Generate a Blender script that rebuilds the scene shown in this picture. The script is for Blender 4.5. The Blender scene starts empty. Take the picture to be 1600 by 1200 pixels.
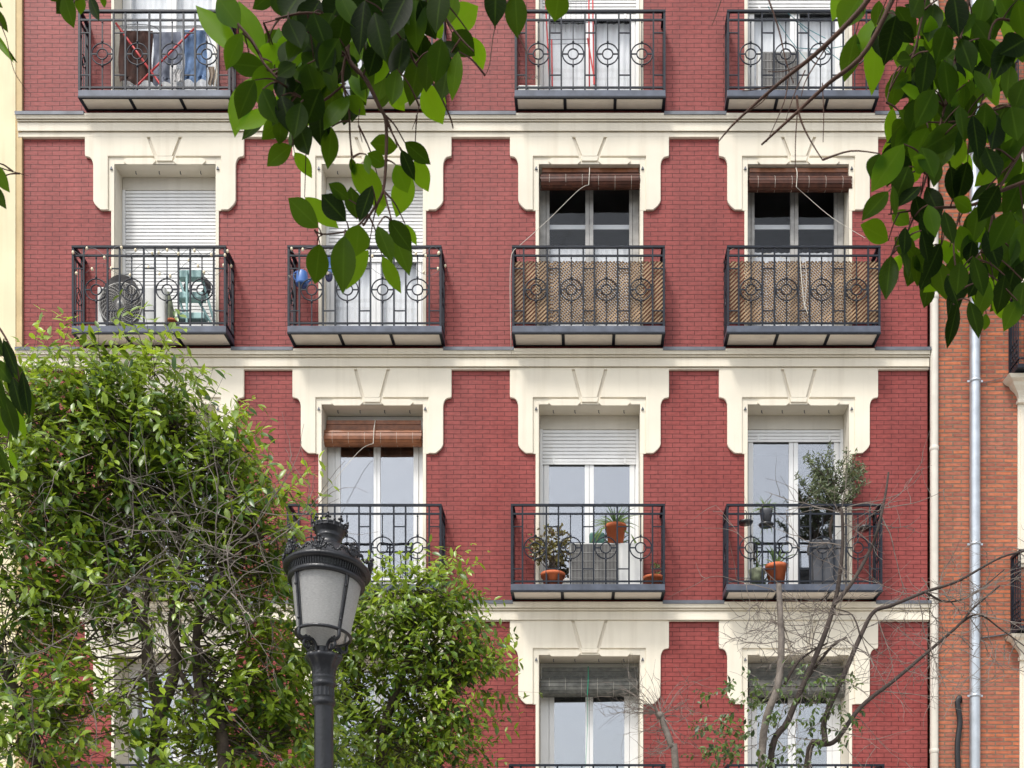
import bpy, math, random
from mathutils import Vector, Matrix
R = math.radians
random.seed(7)
rnd = random.random
def ru(a, b): return a + (b - a) * random.random()
# ------------------------------------------------------------------ camera, sky, sun, exposure
sc = bpy.context.scene
F, CX, CY, CZ = 2200.0, 912.0, 1450.0, 1.7      # focal length and principal point in photo pixels, eye height
YS = 0.70                                        # depth scale of the facade section (see build)
Y0 = F / 120.0                                   # distance of the red facade
cam_d = bpy.data.cameras.new('camera'); cam = bpy.data.objects.new('camera', cam_d)
sc.collection.objects.link(cam); sc.camera = cam
cam.location = (0, 0, CZ); cam.rotation_euler = (R(90), 0, 0)
cam_d.sensor_width = 36; cam_d.lens = F * YS / 1600 * 36
cam_d.shift_x = (800 - CX) / 1600; cam_d.shift_y = (CY - 600) / 1600
cam_d.clip_start = 0.05; cam_d.clip_end = 500
cam_d.dof.use_dof = True; cam_d.dof.focus_distance = (Y0 - 1) * YS; cam_d.dof.aperture_fstop = 18
w = bpy.data.worlds.new('World'); sc.world = w; w.use_nodes = True
nt = w.node_tree; bg = nt.nodes['Background']
SUN_EL, SUN_AZ = R(60), R(214)                   # azimuth clockwise from +Y
sky = nt.nodes.new('ShaderNodeTexSky'); sky.sky_type = 'NISHITA'; sky.sun_disc = False
sky.sun_elevation = SUN_EL; sky.sun_rotation = SUN_AZ; sky.dust_density = 3.0; sky.air_density = 1.0
hs = nt.nodes.new('ShaderNodeHueSaturation'); hs.inputs['Saturation'].default_value = 0.30
nt.links.new(sky.outputs[0], hs.inputs['Color']); nt.links.new(hs.outputs[0], bg.inputs[0]); bg.inputs[1].default_value = 0.15
sun_d = bpy.data.lights.new('sun', 'SUN'); sun_d.energy = 1.5; sun_d.angle = R(10); sun_d.color = (1, 0.96, 0.9)
sun = bpy.data.objects.new('sun', sun_d); sc.collection.objects.link(sun)
sdir = Vector((math.sin(SUN_AZ) * math.cos(SUN_EL), math.cos(SUN_AZ) * math.cos(SUN_EL), math.sin(SUN_EL)))
sun.rotation_euler = (-sdir).to_track_quat('-Z', 'Y').to_euler()
sc.view_settings.view_transform = 'Standard'; sc.view_settings.look = 'None'
sc.view_settings.exposure = 0.80; sc.view_settings.gamma = 1.0
sc.cycles.max_bounces = 8; sc.cycles.transparent_max_bounces = 16

# ------------------------------------------------------------------ helpers
def P(px, py, Y): return Vector(((px - CX) * Y / F, Y, CZ + (CY - py) * Y / F))
def PX(px, Y): return (px - CX) * Y / F
def PZ(py, Y): return CZ + (CY - py) * Y / F
C = sc.collection
def tag(o, label=None, cat=None, group=None, kind=None):
    if label: o['label'] = label
    if cat: o['category'] = cat
    if group: o['group'] = group
    if kind: o['kind'] = kind
    return o
def thing(name, loc, label, cat, group=None):
    o = bpy.data.objects.new(name, None); C.objects.link(o); o.location = (loc[0], loc[1]*YS, loc[2]); o.empty_display_size = 0.1
    return tag(o, label, cat, group)
def wloc(o):
    v = Vector((0, 0, 0))
    while o: v = v + Vector(o.location); o = o.parent
    return v
class MB:
    def __init__(s): s.v = []; s.f = []; s.sm = []; s.uv = None; s.age = None
    def add(s, vs, fs, smooth=False):
        n = len(s.v); s.v.extend([tuple(a) for a in vs])
        for f in fs: s.f.append(tuple(n + i for i in f)); s.sm.append(smooth)
    def quad(s, a, b, c, d): s.add([a, b, c, d], [(0, 1, 2, 3)])
    def box(s, x0, x1, y0, y1, z0, z1):
        s.add([(x0,y0,z0),(x1,y0,z0),(x1,y1,z0),(x0,y1,z0),(x0,y0,z1),(x1,y0,z1),(x1,y1,z1),(x0,y1,z1)],
              [(0,3,2,1),(4,5,6,7),(0,1,5,4),(1,2,6,5),(2,3,7,6),(3,0,4,7)])
    def tube(s, pts, rad, n=6, cap=True):
        pts = [Vector(p) for p in pts]; m = len(pts)
        if not hasattr(rad, '__len__'): rad = [rad] * m
        vs = []; up = None
        for i, p in enumerate(pts):
            t = (pts[min(i+1, m-1)] - pts[max(i-1, 0)])
            if t.length < 1e-9: t = Vector((0, 0, 1))
            t.normalize()
            if up is None:
                up = t.orthogonal().normalized()
            up = (up - t * up.dot(t))
            if up.length < 1e-6: up = t.orthogonal()
            up.normalize(); b = t.cross(up)
            for k in range(n):
                a = 2 * math.pi * k / n
                vs.append(p + (up * math.cos(a) + b * math.sin(a)) * rad[i])
        fs = []
        for i in range(m - 1):
            for k in range(n):
                fs.append((i*n+k, i*n+(k+1) % n, (i+1)*n+(k+1) % n, (i+1)*n+k))
        s.add(vs, fs, n > 4)
        if cap:
            s.add(vs[:n], [tuple(range(n))[::-1]]); s.add(vs[-n:], [tuple(range(n))])
    def ring(s, c, r, t, nx=(1,0,0), nz=(0,0,1), seg=28, n=6, a0=0, a1=2*math.pi):
        c = Vector(c); nx = Vector(nx); nz = Vector(nz); ax = nx.cross(nz)
        full = abs(a1 - a0 - 2*math.pi) < 1e-6; m = seg if full else seg + 1
        vs = []
        for i in range(m):
            a = a0 + (a1 - a0) * i / seg; d = nx * math.cos(a) + nz * math.sin(a)
            for k in range(n):
                b = 2*math.pi*(k+.5)/n; vs.append(c + d * (r + t*math.cos(b)) + ax * t * math.sin(b))
        fs = []
        for i in range(seg):
            j = (i+1) % m
            for k in range(n): fs.append((i*n+k, i*n+(k+1) % n, j*n+(k+1) % n, j*n+k))
        s.add(vs, fs, True)
    def lathe(s, c, prof, n=32, smooth=True, wob=None):
        c = Vector(c); vs = []
        for (r, z) in prof:
            for k in range(n):
                a = 2*math.pi*k/n; rr = r * (1 + (wob(a, z) if wob else 0))
                vs.append(c + Vector((rr*math.cos(a), rr*math.sin(a)/YS, z)))
        fs = []
        for i in range(len(prof)-1):
            for k in range(n): fs.append((i*n+k, i*n+(k+1) % n, (i+1)*n+(k+1) % n, (i+1)*n+k))
        s.add(vs, fs, smooth)
    def prism(s, pts, y0, y1):                    # xz outline extruded in depth, y0 is the front
        n = len(pts)
        s.add([(x, y0, z) for x, z in pts] + [(x, y1, z) for x, z in pts],
              [tuple(range(n)), tuple(range(n, 2*n))[::-1]] + [(i, i+n, (i+1) % n + n, (i+1) % n) for i in range(n)])
    def ball(s, c, r, n=8, m=5, sq=1):
        prof = [(r*math.sin(math.pi*i/m) + 1e-5, -r*sq*math.cos(math.pi*i/m)) for i in range(m+1)]
        s.lathe(c, prof, n)
    def leaf(s, base, tip, wd, nrm, fold=0.25, curl=0.15, st=4, age=0.5, shape=0):
        base = Vector(base); tip = Vector(tip); ax = tip - base; L = ax.length
        if L < 1e-6: return
        ax /= L; nrm = Vector(nrm); nrm = nrm - ax * nrm.dot(ax)
        if nrm.length < 1e-4: nrm = ax.orthogonal()
        nrm.normalize(); sd = ax.cross(nrm)
        n0 = len(s.v); vs = []; uvs = []
        for i in range(st + 1):
            t = i / st
            hw = wd * 0.5 * (math.sin(math.pi * t ** 0.97) ** 0.85 if 0 < t < 1 else 0)
            if t > .75: hw *= 1 - (t-.75) * 1.3
            d = -nrm * (curl * L * t * t)
            m = base + ax * (L * t) + d
            up = nrm * (fold * hw)
            vs += [m - sd * hw + up, m, m + sd * hw + up]; uvs += [(-1, t), (0, t), (1, t)]
        fs = []
        for i in range(st):
            a = i * 3; b = a + 3
            if i == 0: fs += [(a+1, b+1, b), (a+1, b+2, b+1)]
            elif i == st - 1: fs += [(a, a+1, b+1), (a+1, a+2, b+1)]
            else: fs += [(a, a+1, b+1, b), (a+1, a+2, b+2, b+1)]
        s.add(vs, fs, True)
        if s.uv is not None: s.uv.extend(uvs); s.age.extend([age] * len(vs))
    def build(s, name, mat, parent=None, bevel=0):
        if YS != 1: s.v = [(a, b*YS, c) for a, b, c in s.v]
        me = bpy.data.meshes.new(name); o = bpy.data.objects.new(name, me); C.objects.link(o)
        off = Vector((0, 0, 0))
        if parent is not None: o.parent = parent; off = wloc(parent)
        else:
            if s.v:
                xs = [v[0] for v in s.v]; ys = [v[1] for v in s.v]; zs = [v[2] for v in s.v]
                off = Vector(((min(xs)+max(xs))/2, (min(ys)+max(ys))/2, min(zs))); o.location = off
        me.from_pydata([(a-off.x, b-off.y, c-off.z) for a, b, c in s.v], [], s.f)
        me.polygons.foreach_set('use_smooth', s.sm)
        me.materials.append(mat)
        if s.uv is not None and len(s.uv) == len(s.v):
            at = me.attributes.new('leafuv', 'FLOAT_VECTOR', 'POINT')
            at.data.foreach_set('vector', [c for u in s.uv for c in (u[0], u[1], 0)])
            ag = me.attributes.new('age', 'FLOAT', 'POINT'); ag.data.foreach_set('value', s.age)
        me.update()
        if bevel:
            b = o.modifiers.new('bevel', 'BEVEL'); b.width = bevel; b.segments = 2; b.limit_method = 'ANGLE'
        return o
def LMB():
    m = MB(); m.uv = []; m.age = []; return m
def smooth_path(pts, k=5):
    pts = [Vector(p) for p in pts]; out = []
    for i in range(len(pts)-1):
        p0 = pts[max(i-1, 0)]; p1 = pts[i]; p2 = pts[i+1]; p3 = pts[min(i+2, len(pts)-1)]
        for j in range(k):
            t = j/k
            out.append(0.5*((2*p1)+(-p0+p2)*t+(2*p0-5*p1+4*p2-p3)*t*t+(-p0+3*p1-3*p2+p3)*t**3))
    out.append(pts[-1]); return out

# ------------------------------------------------------------------ materials
def newmat(name):
    m = bpy.data.materials.new(name); m.use_nodes = True; t = m.node_tree
    return m, t, t.nodes['Principled BSDF']
def N(t, typ, **kw):
    n = t.nodes.new(typ)
    for k, v in kw.items():
        if k.startswith('i_'): n.inputs[k[2:].replace('_', ' ')].default_value = v
        else: setattr(n, k, v)
    return n
def plain(name, col, rough=0.5, metal=0.0, var=0.12, scale=6.0, bump=0.0, bscale=60.0, spec=0.5, streak=0.0):
    m, t, b = newmat(name)
    b.inputs['Roughness'].default_value = rough; b.inputs['Metallic'].default_value = metal
    b.inputs['Specular IOR Level'].default_value = spec
    tc = N(t, 'ShaderNodeTexCoord')
    no = N(t, 'ShaderNodeTexNoise'); no.inputs['Scale'].default_value = scale; no.inputs['Detail'].default_value = 6
    t.links.new(tc.outputs['Object'], no.inputs['Vector'])
    rp = N(t, 'ShaderNodeMapRange'); rp.inputs['From Min'].default_value = .3; rp.inputs['From Max'].default_value = .7
    rp.inputs['To Min'].default_value = 1 - var; rp.inputs['To Max'].default_value = 1 + var * .6
    t.links.new(no.outputs['Fac'], rp.inputs['Value'])
    mx = N(t, 'ShaderNodeVectorMath', operation='SCALE'); mx.inputs[0].default_value = col[:3]
    t.links.new(rp.outputs[0], mx.inputs['Scale']); out = mx.outputs[0]
    if streak:
        mp = N(t, 'ShaderNodeMapping'); mp.inputs['Scale'].default_value = (9, 9, .5)
        t.links.new(tc.outputs['Object'], mp.inputs['Vector'])
        n2 = N(t, 'ShaderNodeTexNoise'); n2.inputs['Scale'].default_value = 1.2; n2.inputs['Detail'].default_value = 5
        t.links.new(mp.outputs[0], n2.inputs['Vector'])
        r2 = N(t, 'ShaderNodeMapRange'); r2.inputs['From Min'].default_value = .5; r2.inputs['From Max'].default_value = .75
        r2.inputs['To Min'].default_value = 0; r2.inputs['To Max'].default_value = streak
        t.links.new(n2.outputs['Fac'], r2.inputs['Value'])
        mm = N(t, 'ShaderNodeMix', data_type='RGBA'); t.links.new(r2.outputs[0], mm.inputs['Factor'])
        t.links.new(out, mm.inputs['A']); mm.inputs['B'].default_value = (col[0]*.55, col[1]*.5, col[2]*.42, 1); out = mm.outputs['Result']
    t.links.new(out, b.inputs['Base Color'])
    if bump:
        n3 = N(t, 'ShaderNodeTexNoise'); n3.inputs['Scale'].default_value = bscale; n3.inputs['Detail'].default_value = 4
        t.links.new(tc.outputs['Object'], n3.inputs['Vector'])
        bp = N(t, 'ShaderNodeBump'); bp.inputs['Strength'].default_value = bump; bp.inputs['Distance'].default_value = .01
        t.links.new(n3.outputs['Fac'], bp.inputs['Height']); t.links.new(bp.outputs[0], b.inputs['Normal'])
    return m
def brickmat(name, c1, c2, mortar, bw, rh, ms, rough, patch, off=0.0, odd=None):
    m, t, b = newmat(name); b.inputs['Roughness'].default_value = rough; b.inputs['Specular IOR Level'].default_value = .30
    tc = N(t, 'ShaderNodeTexCoord'); sp = N(t, 'ShaderNodeSeparateXYZ'); t.links.new(tc.outputs['Object'], sp.inputs[0])
    cb = N(t, 'ShaderNodeCombineXYZ'); t.links.new(sp.outputs['X'], cb.inputs['X']); t.links.new(sp.outputs['Z'], cb.inputs['Y'])
    # slight waviness of the courses
    nw = N(t, 'ShaderNodeTexNoise'); nw.inputs['Scale'].default_value = 1.3; nw.inputs['Detail'].default_value = 3
    t.links.new(tc.outputs['Object'], nw.inputs['Vector'])
    sb = N(t, 'ShaderNodeVectorMath', operation='SUBTRACT'); t.links.new(nw.outputs['Color'], sb.inputs[0]); sb.inputs[1].default_value = (.5, .5, .5)
    sc_ = N(t, 'ShaderNodeVectorMath', operation='SCALE'); sc_.inputs['Scale'].default_value = .02; t.links.new(sb.outputs[0], sc_.inputs[0])
    ad = N(t, 'ShaderNodeVectorMath', operation='ADD'); t.links.new(cb.outputs[0], ad.inputs[0]); t.links.new(sc_.outputs[0], ad.inputs[1])
    br = N(t, 'ShaderNodeTexBrick'); br.offset = 0.5; br.inputs['Scale'].default_value = 1
    br.inputs['Brick Width'].default_value = bw; br.inputs['Row Height'].default_value = rh
    br.inputs['Mortar Size'].default_value = ms; br.inputs['Mortar Smooth'].default_value = .25; br.inputs['Bias'].default_value = 0
    br.inputs['Color1'].default_value = (*c1, 1); br.inputs['Color2'].default_value = (*c2, 1); br.inputs['Mortar'].default_value = (*mortar, 1)
    t.links.new(ad.outputs[0], br.inputs['Vector'])
    out = br.outputs['Color']
    no = N(t, 'ShaderNodeTexNoise'); no.inputs['Scale'].default_value = .9; no.inputs['Detail'].default_value = 8; no.inputs['Roughness'].default_value = .65
    t.links.new(tc.outputs['Object'], no.inputs['Vector'])
    rp = N(t, 'ShaderNodeMapRange'); rp.inputs['From Min'].default_value = .35; rp.inputs['From Max'].default_value = .7
    rp.inputs['To Min'].default_value = 0; rp.inputs['To Max'].default_value = .7; t.links.new(no.outputs['Fac'], rp.inputs['Value'])
    mm = N(t, 'ShaderNodeMix', data_type='RGBA'); t.links.new(rp.outputs[0], mm.inputs['Factor']); t.links.new(out, mm.inputs['A'])
    mm.blend_type = 'MIX'; mm.inputs['B'].default_value = (*patch, 1)
    # keep joints: fade the patch only over bricks
    mu = N(t, 'ShaderNodeMath', operation='MULTIPLY'); iv = N(t, 'ShaderNodeMath', operation='SUBTRACT'); iv.inputs[0].default_value = 1
    t.links.new(br.outputs['Fac'], iv.inputs[1]); t.links.new(iv.outputs[0], mu.inputs[0]); t.links.new(rp.outputs[0], mu.inputs[1])
    t.links.new(mu.outputs[0], mm.inputs['Factor'])
    n3 = N(t, 'ShaderNodeTexNoise'); n3.inputs['Scale'].default_value = 14; n3.inputs['Detail'].default_value = 8
    mp3 = N(t, 'ShaderNodeMapping'); mp3.inputs['Scale'].default_value = (1, 1, 2.4)
    t.links.new(tc.outputs['Object'], mp3.inputs['Vector']); t.links.new(mp3.outputs[0], n3.inputs['Vector'])
    r3 = N(t, 'ShaderNodeMapRange'); r3.inputs['From Min'].default_value = .3; r3.inputs['From Max'].default_value = .7
    r3.inputs['To Min'].default_value = .82; r3.inputs['To Max'].default_value = 1.16; t.links.new(n3.outputs['Fac'], r3.inputs['Value'])
    vs = N(t, 'ShaderNodeVectorMath', operation='SCALE'); t.links.new(mm.outputs['Result'], vs.inputs[0]); t.links.new(r3.outputs[0], vs.inputs['Scale'])
    mp4 = N(t, 'ShaderNodeMapping'); mp4.inputs['Scale'].default_value = (2.2, 2.2, .22); t.links.new(tc.outputs['Object'], mp4.inputs['Vector'])
    n4 = N(t, 'ShaderNodeTexNoise'); n4.inputs['Scale'].default_value = 1.5; n4.inputs['Detail'].default_value = 7; n4.inputs['Roughness'].default_value = .6; t.links.new(mp4.outputs[0], n4.inputs['Vector'])
    r4 = N(t, 'ShaderNodeMapRange'); r4.inputs['From Min'].default_value = .3; r4.inputs['From Max'].default_value = .68
    r4.inputs['To Min'].default_value = .84; r4.inputs['To Max'].default_value = 1.12; t.links.new(n4.outputs['Fac'], r4.inputs['Value'])
    v4 = N(t, 'ShaderNodeVectorMath', operation='SCALE'); t.links.new(vs.outputs[0], v4.inputs[0]); t.links.new(r4.outputs[0], v4.inputs['Scale']); vs = v4
    t.links.new(vs.outputs[0], b.inputs['Base Color'])
    bp = N(t, 'ShaderNodeBump'); bp.invert = True; bp.inputs['Strength'].default_value = .8; bp.inputs['Distance'].default_value = .012
    t.links.new(br.outputs['Fac'], bp.inputs['Height'])
    b2 = N(t, 'ShaderNodeBump'); b2.inputs['Strength'].default_value = .25; b2.inputs['Distance'].default_value = .01
    t.links.new(n3.outputs['Fac'], b2.inputs['Height']); t.links.new(bp.outputs[0], b2.inputs['Normal']); t.links.new(b2.outputs[0], b.inputs['Normal'])
    return m
def leafmat(name, young_lit, old_shaded, trans, tfac, rough=.35, vein=None, spec=.5, old_shaded_t=.16):
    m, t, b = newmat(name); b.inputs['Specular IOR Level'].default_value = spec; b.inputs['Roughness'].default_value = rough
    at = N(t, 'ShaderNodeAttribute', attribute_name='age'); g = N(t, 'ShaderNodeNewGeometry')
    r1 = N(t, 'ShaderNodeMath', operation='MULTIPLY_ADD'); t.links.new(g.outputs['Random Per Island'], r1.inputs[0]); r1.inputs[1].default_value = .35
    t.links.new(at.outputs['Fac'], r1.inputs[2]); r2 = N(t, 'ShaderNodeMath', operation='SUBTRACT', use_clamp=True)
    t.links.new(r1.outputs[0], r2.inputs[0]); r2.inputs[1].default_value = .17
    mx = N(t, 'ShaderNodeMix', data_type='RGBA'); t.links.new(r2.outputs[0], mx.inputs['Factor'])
    mx.inputs['A'].default_value = (*young_lit, 1); mx.inputs['B'].default_value = (*old_shaded, 1); col = mx.outputs['Result']
    tc = N(t, 'ShaderNodeTexCoord'); no = N(t, 'ShaderNodeTexNoise'); no.inputs['Scale'].default_value = 25; no.inputs['Detail'].default_value = 4
    t.links.new(tc.outputs['Object'], no.inputs['Vector'])
    rp = N(t, 'ShaderNodeMapRange'); rp.inputs['From Min'].default_value = .3; rp.inputs['From Max'].default_value = .7
    rp.inputs['To Min'].default_value = .75; rp.inputs['To Max'].default_value = 1.2; t.links.new(no.outputs['Fac'], rp.inputs['Value'])
    sc1 = N(t, 'ShaderNodeVectorMath', operation='SCALE'); t.links.new(col, sc1.inputs[0]); t.links.new(rp.outputs[0], sc1.inputs['Scale']); col = sc1.outputs[0]
    vfac = None
    if vein:
        au = N(t, 'ShaderNodeAttribute', attribute_name='leafuv'); sp = N(t, 'ShaderNodeSeparateXYZ'); t.links.new(au.outputs['Vector'], sp.inputs[0])
        ab = N(t, 'ShaderNodeMath', operation='ABSOLUTE'); t.links.new(sp.outputs['X'], ab.inputs[0])
        m1 = N(t, 'ShaderNodeMapRange'); m1.inputs['From Min'].default_value = .03; m1.inputs['From Max'].default_value = .10
        m1.inputs['To Min'].default_value = .65; m1.inputs['To Max'].default_value = 0; t.links.new(ab.outputs[0], m1.inputs['Value'])
        # side veins: v*16 - |u|*2.6, thin saw
        a1 = N(t, 'ShaderNodeMath', operation='MULTIPLY'); t.links.new(sp.outputs['Y'], a1.inputs[0]); a1.inputs[1].default_value = 9
        a2 = N(t, 'ShaderNodeMath', operation='MULTIPLY_ADD'); t.links.new(ab.outputs[0], a2.inputs[0]); a2.inputs[1].default_value = -1.6; t.links.new(a1.outputs[0], a2.inputs[2])
        a3 = N(t, 'ShaderNodeMath', operation='PINGPONG'); t.links.new(a2.outputs[0], a3.inputs[0]); a3.inputs[1].default_value = .5
        m2 = N(t, 'ShaderNodeMapRange'); m2.inputs['From Min'].default_value = 0; m2.inputs['From Max'].default_value = .09
        m2.inputs['To Min'].default_value = .22; m2.inputs['To Max'].default_value = 0; t.links.new(a3.outputs[0], m2.inputs['Value'])
        mm = N(t, 'ShaderNodeMath', operation='MAXIMUM'); t.links.new(m1.outputs[0], mm.inputs[0]); t.links.new(m2.outputs[0], mm.inputs[1])
        mv = N(t, 'ShaderNodeMix', data_type='RGBA'); t.links.new(mm.outputs[0], mv.inputs['Factor']); t.links.new(col, mv.inputs['A']); mv.inputs['B'].default_value = (*vein, 1)
        col = mv.outputs['Result']; vfac = mm
    t.links.new(col, b.inputs['Base Color'])
    tr = N(t, 'ShaderNodeBsdfTranslucent')
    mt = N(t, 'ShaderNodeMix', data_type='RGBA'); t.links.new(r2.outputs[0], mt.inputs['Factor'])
    mt.inputs['A'].default_value = (*trans, 1); mt.inputs['B'].default_value = (trans[0]*old_shaded_t, trans[1]*old_shaded_t*1.1, trans[2]*.3, 1)
    t.links.new(mt.outputs['Result'], tr.inputs['Color'])
    ms = N(t, 'ShaderNodeMixShader'); ms.inputs[0].default_value = tfac
    t.links.new(b.outputs[0], ms.inputs[1]); t.links.new(tr.outputs[0], ms.inputs[2]); t.links.new(ms.outputs[0], t.nodes['Material Output'].inputs['Surface'])
    return m
def glassmat(name, refl, tint=(1, 1, 1), gcol=(.92, .96, 1)):
    m, t, b = newmat(name); t.nodes.remove(b)
    g = N(t, 'ShaderNodeBsdfGlossy'); g.inputs['Roughness'].default_value = .02; g.inputs['Color'].default_value = (*gcol, 1)
    tc = N(t, 'ShaderNodeTexCoord'); no = N(t, 'ShaderNodeTexNoise'); no.inputs['Scale'].default_value = 2.2
    t.links.new(tc.outputs['Object'], no.inputs['Vector'])
    bp = N(t, 'ShaderNodeBump'); bp.inputs['Strength'].default_value = .15; bp.inputs['Distance'].default_value = .03
    t.links.new(no.outputs['Fac'], bp.inputs['Height']); t.links.new(bp.outputs[0], g.inputs['Normal'])
    tr = N(t, 'ShaderNodeBsdfTransparent'); tr.inputs[0].default_value = (*tint, 1)
    fr = N(t, 'ShaderNodeLayerWeight'); fr.inputs['Blend'].default_value = .12
    ad = N(t, 'ShaderNodeMath', operation='ADD', use_clamp=True); t.links.new(fr.outputs['Fresnel'], ad.inputs[0]); ad.inputs[1].default_value = refl
    fr.inputs['Blend'].default_value = .01
    ms = N(t, 'ShaderNodeMixShader'); t.links.new(ad.outputs[0], ms.inputs[0]); t.links.new(tr.outputs[0], ms.inputs[1]); t.links.new(g.outputs[0], ms.inputs[2])
    t.links.new(ms.outputs[0], t.nodes['Material Output'].inputs['Surface']); return m
M = {}
M['redbrick'] = brickmat('painted_red_brick', (.262,.046,.039), (.222,.037,.032), (.098,.017,.016), 0.19, .0585, .0038, .55, (.35,.085,.075))
M['orangebrick'] = brickmat('orange_brick', (.55,.16,.065), (.27,.078,.052), (.22,.14,.095), .22, .055, .010, .85, (.42,.17,.12))
M['stucco'] = plain('cream_stucco', (.82,.755,.62), .85, var=.09, scale=1.3, bump=.2, bscale=90, streak=.22)
M['reveal'] = plain('cream_reveal_paint', (.72,.66,.55), .85, var=.06, scale=2, streak=.06)
M['yellow'] = plain('yellow_render', (.82,.72,.48), .85, var=.10, scale=1.5, bump=.1, streak=.2)
M['ochre'] = plain('ochre_render', (.66,.50,.27), .85, var=.18, scale=2.5, streak=.3)
M['lead'] = plain('lead_flashing', (.13,.14,.16), .5, .3, var=.3, scale=5)
M['iron'] = plain('painted_iron', (.013,.017,.026), .42, 0, var=.3, scale=12, spec=.28)
M['fascia'] = plain('blue_grey_iron_fascia', (.085,.098,.13), .45, .2, var=.3, scale=7, streak=.2)
M['soffit'] = plain('cream_soffit_board', (.80,.74,.65), .8, var=.08, scale=3)
M['pvc'] = plain('white_frame', (.80,.80,.79), .35, var=.04, scale=3)
M['greyframe'] = plain('weathered_grey_frame', (.42,.41,.39), .5, var=.3, scale=8, streak=.3)
M['shutter'] = plain('white_shutter', (.82,.82,.81), .4, var=.05, scale=4, streak=.12)
M['box'] = plain('beige_shutter_box', (.66,.62,.54), .7, var=.10, scale=2, streak=.15)
M['curtain'] = plain('sheer_curtain', (.30,.33,.36), .9, var=.06)
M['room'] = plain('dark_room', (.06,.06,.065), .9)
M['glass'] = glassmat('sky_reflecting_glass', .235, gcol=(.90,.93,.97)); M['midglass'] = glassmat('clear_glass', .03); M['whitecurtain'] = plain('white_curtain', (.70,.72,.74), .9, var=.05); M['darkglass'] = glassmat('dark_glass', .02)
M['blinddark'] = plain('dark_brown_slats', (.085,.028,.015), .5, var=.45, scale=14, spec=.3)
M['blindorange'] = plain('varnished_orange_slats', (.27,.10,.042), .4, var=.35, scale=14)
M['blindgrey'] = plain('weathered_grey_slats', (.12,.12,.105), .6, var=.45, scale=16)
M['cord'] = plain('pale_cord', (.6,.56,.48), .8); M['greencord'] = plain('green_cord', (.01,.28,.16), .7)
M['lath1'] = plain('weathered_lath', (.36,.245,.14), .8, var=.6, scale=5); M['lath2'] = plain('brown_lath', (.13,.055,.02), .8, var=.5, scale=4)
M['acbody'] = plain('white_ac_casing', (.74,.74,.71), .45, var=.06, scale=3, streak=.2); M['acgrille'] = plain('grey_grille', (.16,.15,.14), .55)
M['acdark'] = plain('dark_fan', (.045,.04,.038), .6); M['wiregrey'] = plain('grille_wire', (.35,.34,.32), .5, .4)
M['teal'] = plain('teal_paint', (.30,.48,.47), .5, var=.15); M['terra'] = plain('terracotta', (.50,.125,.045), .8, var=.2, scale=8, streak=.3)
M['terradark'] = plain('dark_terracotta', (.13,.04,.03), .7); M['soil'] = plain('soil', (.03,.02,.015), .95)
M['greenplastic'] = plain('green_plastic', (.08,.20,.16), .5); M['greyplanter'] = plain('grey_planter', (.075,.078,.088), .6, var=.15, streak=.2)
M['blue'] = plain('blue_plastic', (.06,.16,.45), .4); M['navy'] = plain('navy_plastic', (.03,.03,.09), .4)
M['red'] = plain('red_tube', (.62,.03,.03), .4); M['wire'] = plain('thin_wire', (.08,.09,.10), .5)
M['brown_cloth'] = plain('brown_cloth', (.060,.022,.014), .9, var=.6, scale=9); M['grey_cloth'] = plain('grey_denim', (.22,.24,.30), .9, var=.35, scale=8)
M['blue_cloth'] = plain('faded_denim', (.17,.27,.46), .9, var=.6, scale=7); M['white_cloth'] = plain('white_cloth', (.72,.70,.68), .9, var=.1)
M['beige_cloth'] = plain('beige_cloth', (.38,.30,.23), .9)
M['bulb'] = plain('string_bulb', (.85,.74,.52), .35); M['tealwire'] = plain('teal_wire', (.05,.25,.28), .5)
M['zinc'] = plain('galvanised_pipe', (.50,.54,.58), .35, .6, var=.18, scale=7, streak=.2); M['creampipe'] = plain('cream_pipe', (.66,.62,.54), .5, var=.1, streak=.2)
M['blackpipe'] = plain('black_pipe', (.015,.015,.017), .5); M['castiron'] = plain('black_cast_iron', (.024,.025,.029), .33, .1, var=.35, scale=9, bump=.25, bscale=60)
M['bark'] = plain('brown_bark', (.085,.062,.048), .9, var=.45, scale=14, bump=.8, bscale=50); M['barkgrey'] = plain('grey_bark', (.20,.17,.145), .9, var=.35, scale=18, bump=.6, bscale=60)
M['barkdark'] = plain('dark_bark', (.058,.043,.036), .9, var=.4, scale=16, bump=.6); M['twigred'] = plain('reddish_twig', (.085,.035,.022), .8, var=.3, scale=20)
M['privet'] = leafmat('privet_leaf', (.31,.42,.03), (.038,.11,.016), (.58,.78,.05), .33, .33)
M['fore'] = leafmat('broad_leaf', (.06,.155,.006), (.006,.016,.003), (.42,.80,.02), .52, .40, vein=(.08,.15,.015), spec=.05, old_shaded_t=.055)  # colour ends paint in shade and backlight of the near leaves
M['sparse'] = leafmat('small_leaf', (.10,.17,.03), (.028,.060,.018), (.30,.42,.06), .25, .4)
M['olive'] = leafmat('olive_leaf', (.13,.16,.06), (.05,.075,.03), (.2,.25,.06), .2, .5)
M['jade'] = leafmat('jade_leaf', (.22,.20,.03), (.10,.055,.025), (.3,.3,.05), .1, .35)
M['strap'] = leafmat('strap_leaf', (.16,.24,.05), (.04,.09,.03), (.3,.45,.08), .25, .4)
M['asphalt'] = plain('asphalt', (.10,.10,.10), .9, var=.2, scale=3); M['paving'] = plain('stone_paving', (.36,.34,.31), .85, var=.15, scale=2, bump=.2)
M['watering'] = M['blue']; M['pot2'] = plain('mottled_green_pot', (.17,.19,.12), .8, var=.7, scale=14)
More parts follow.
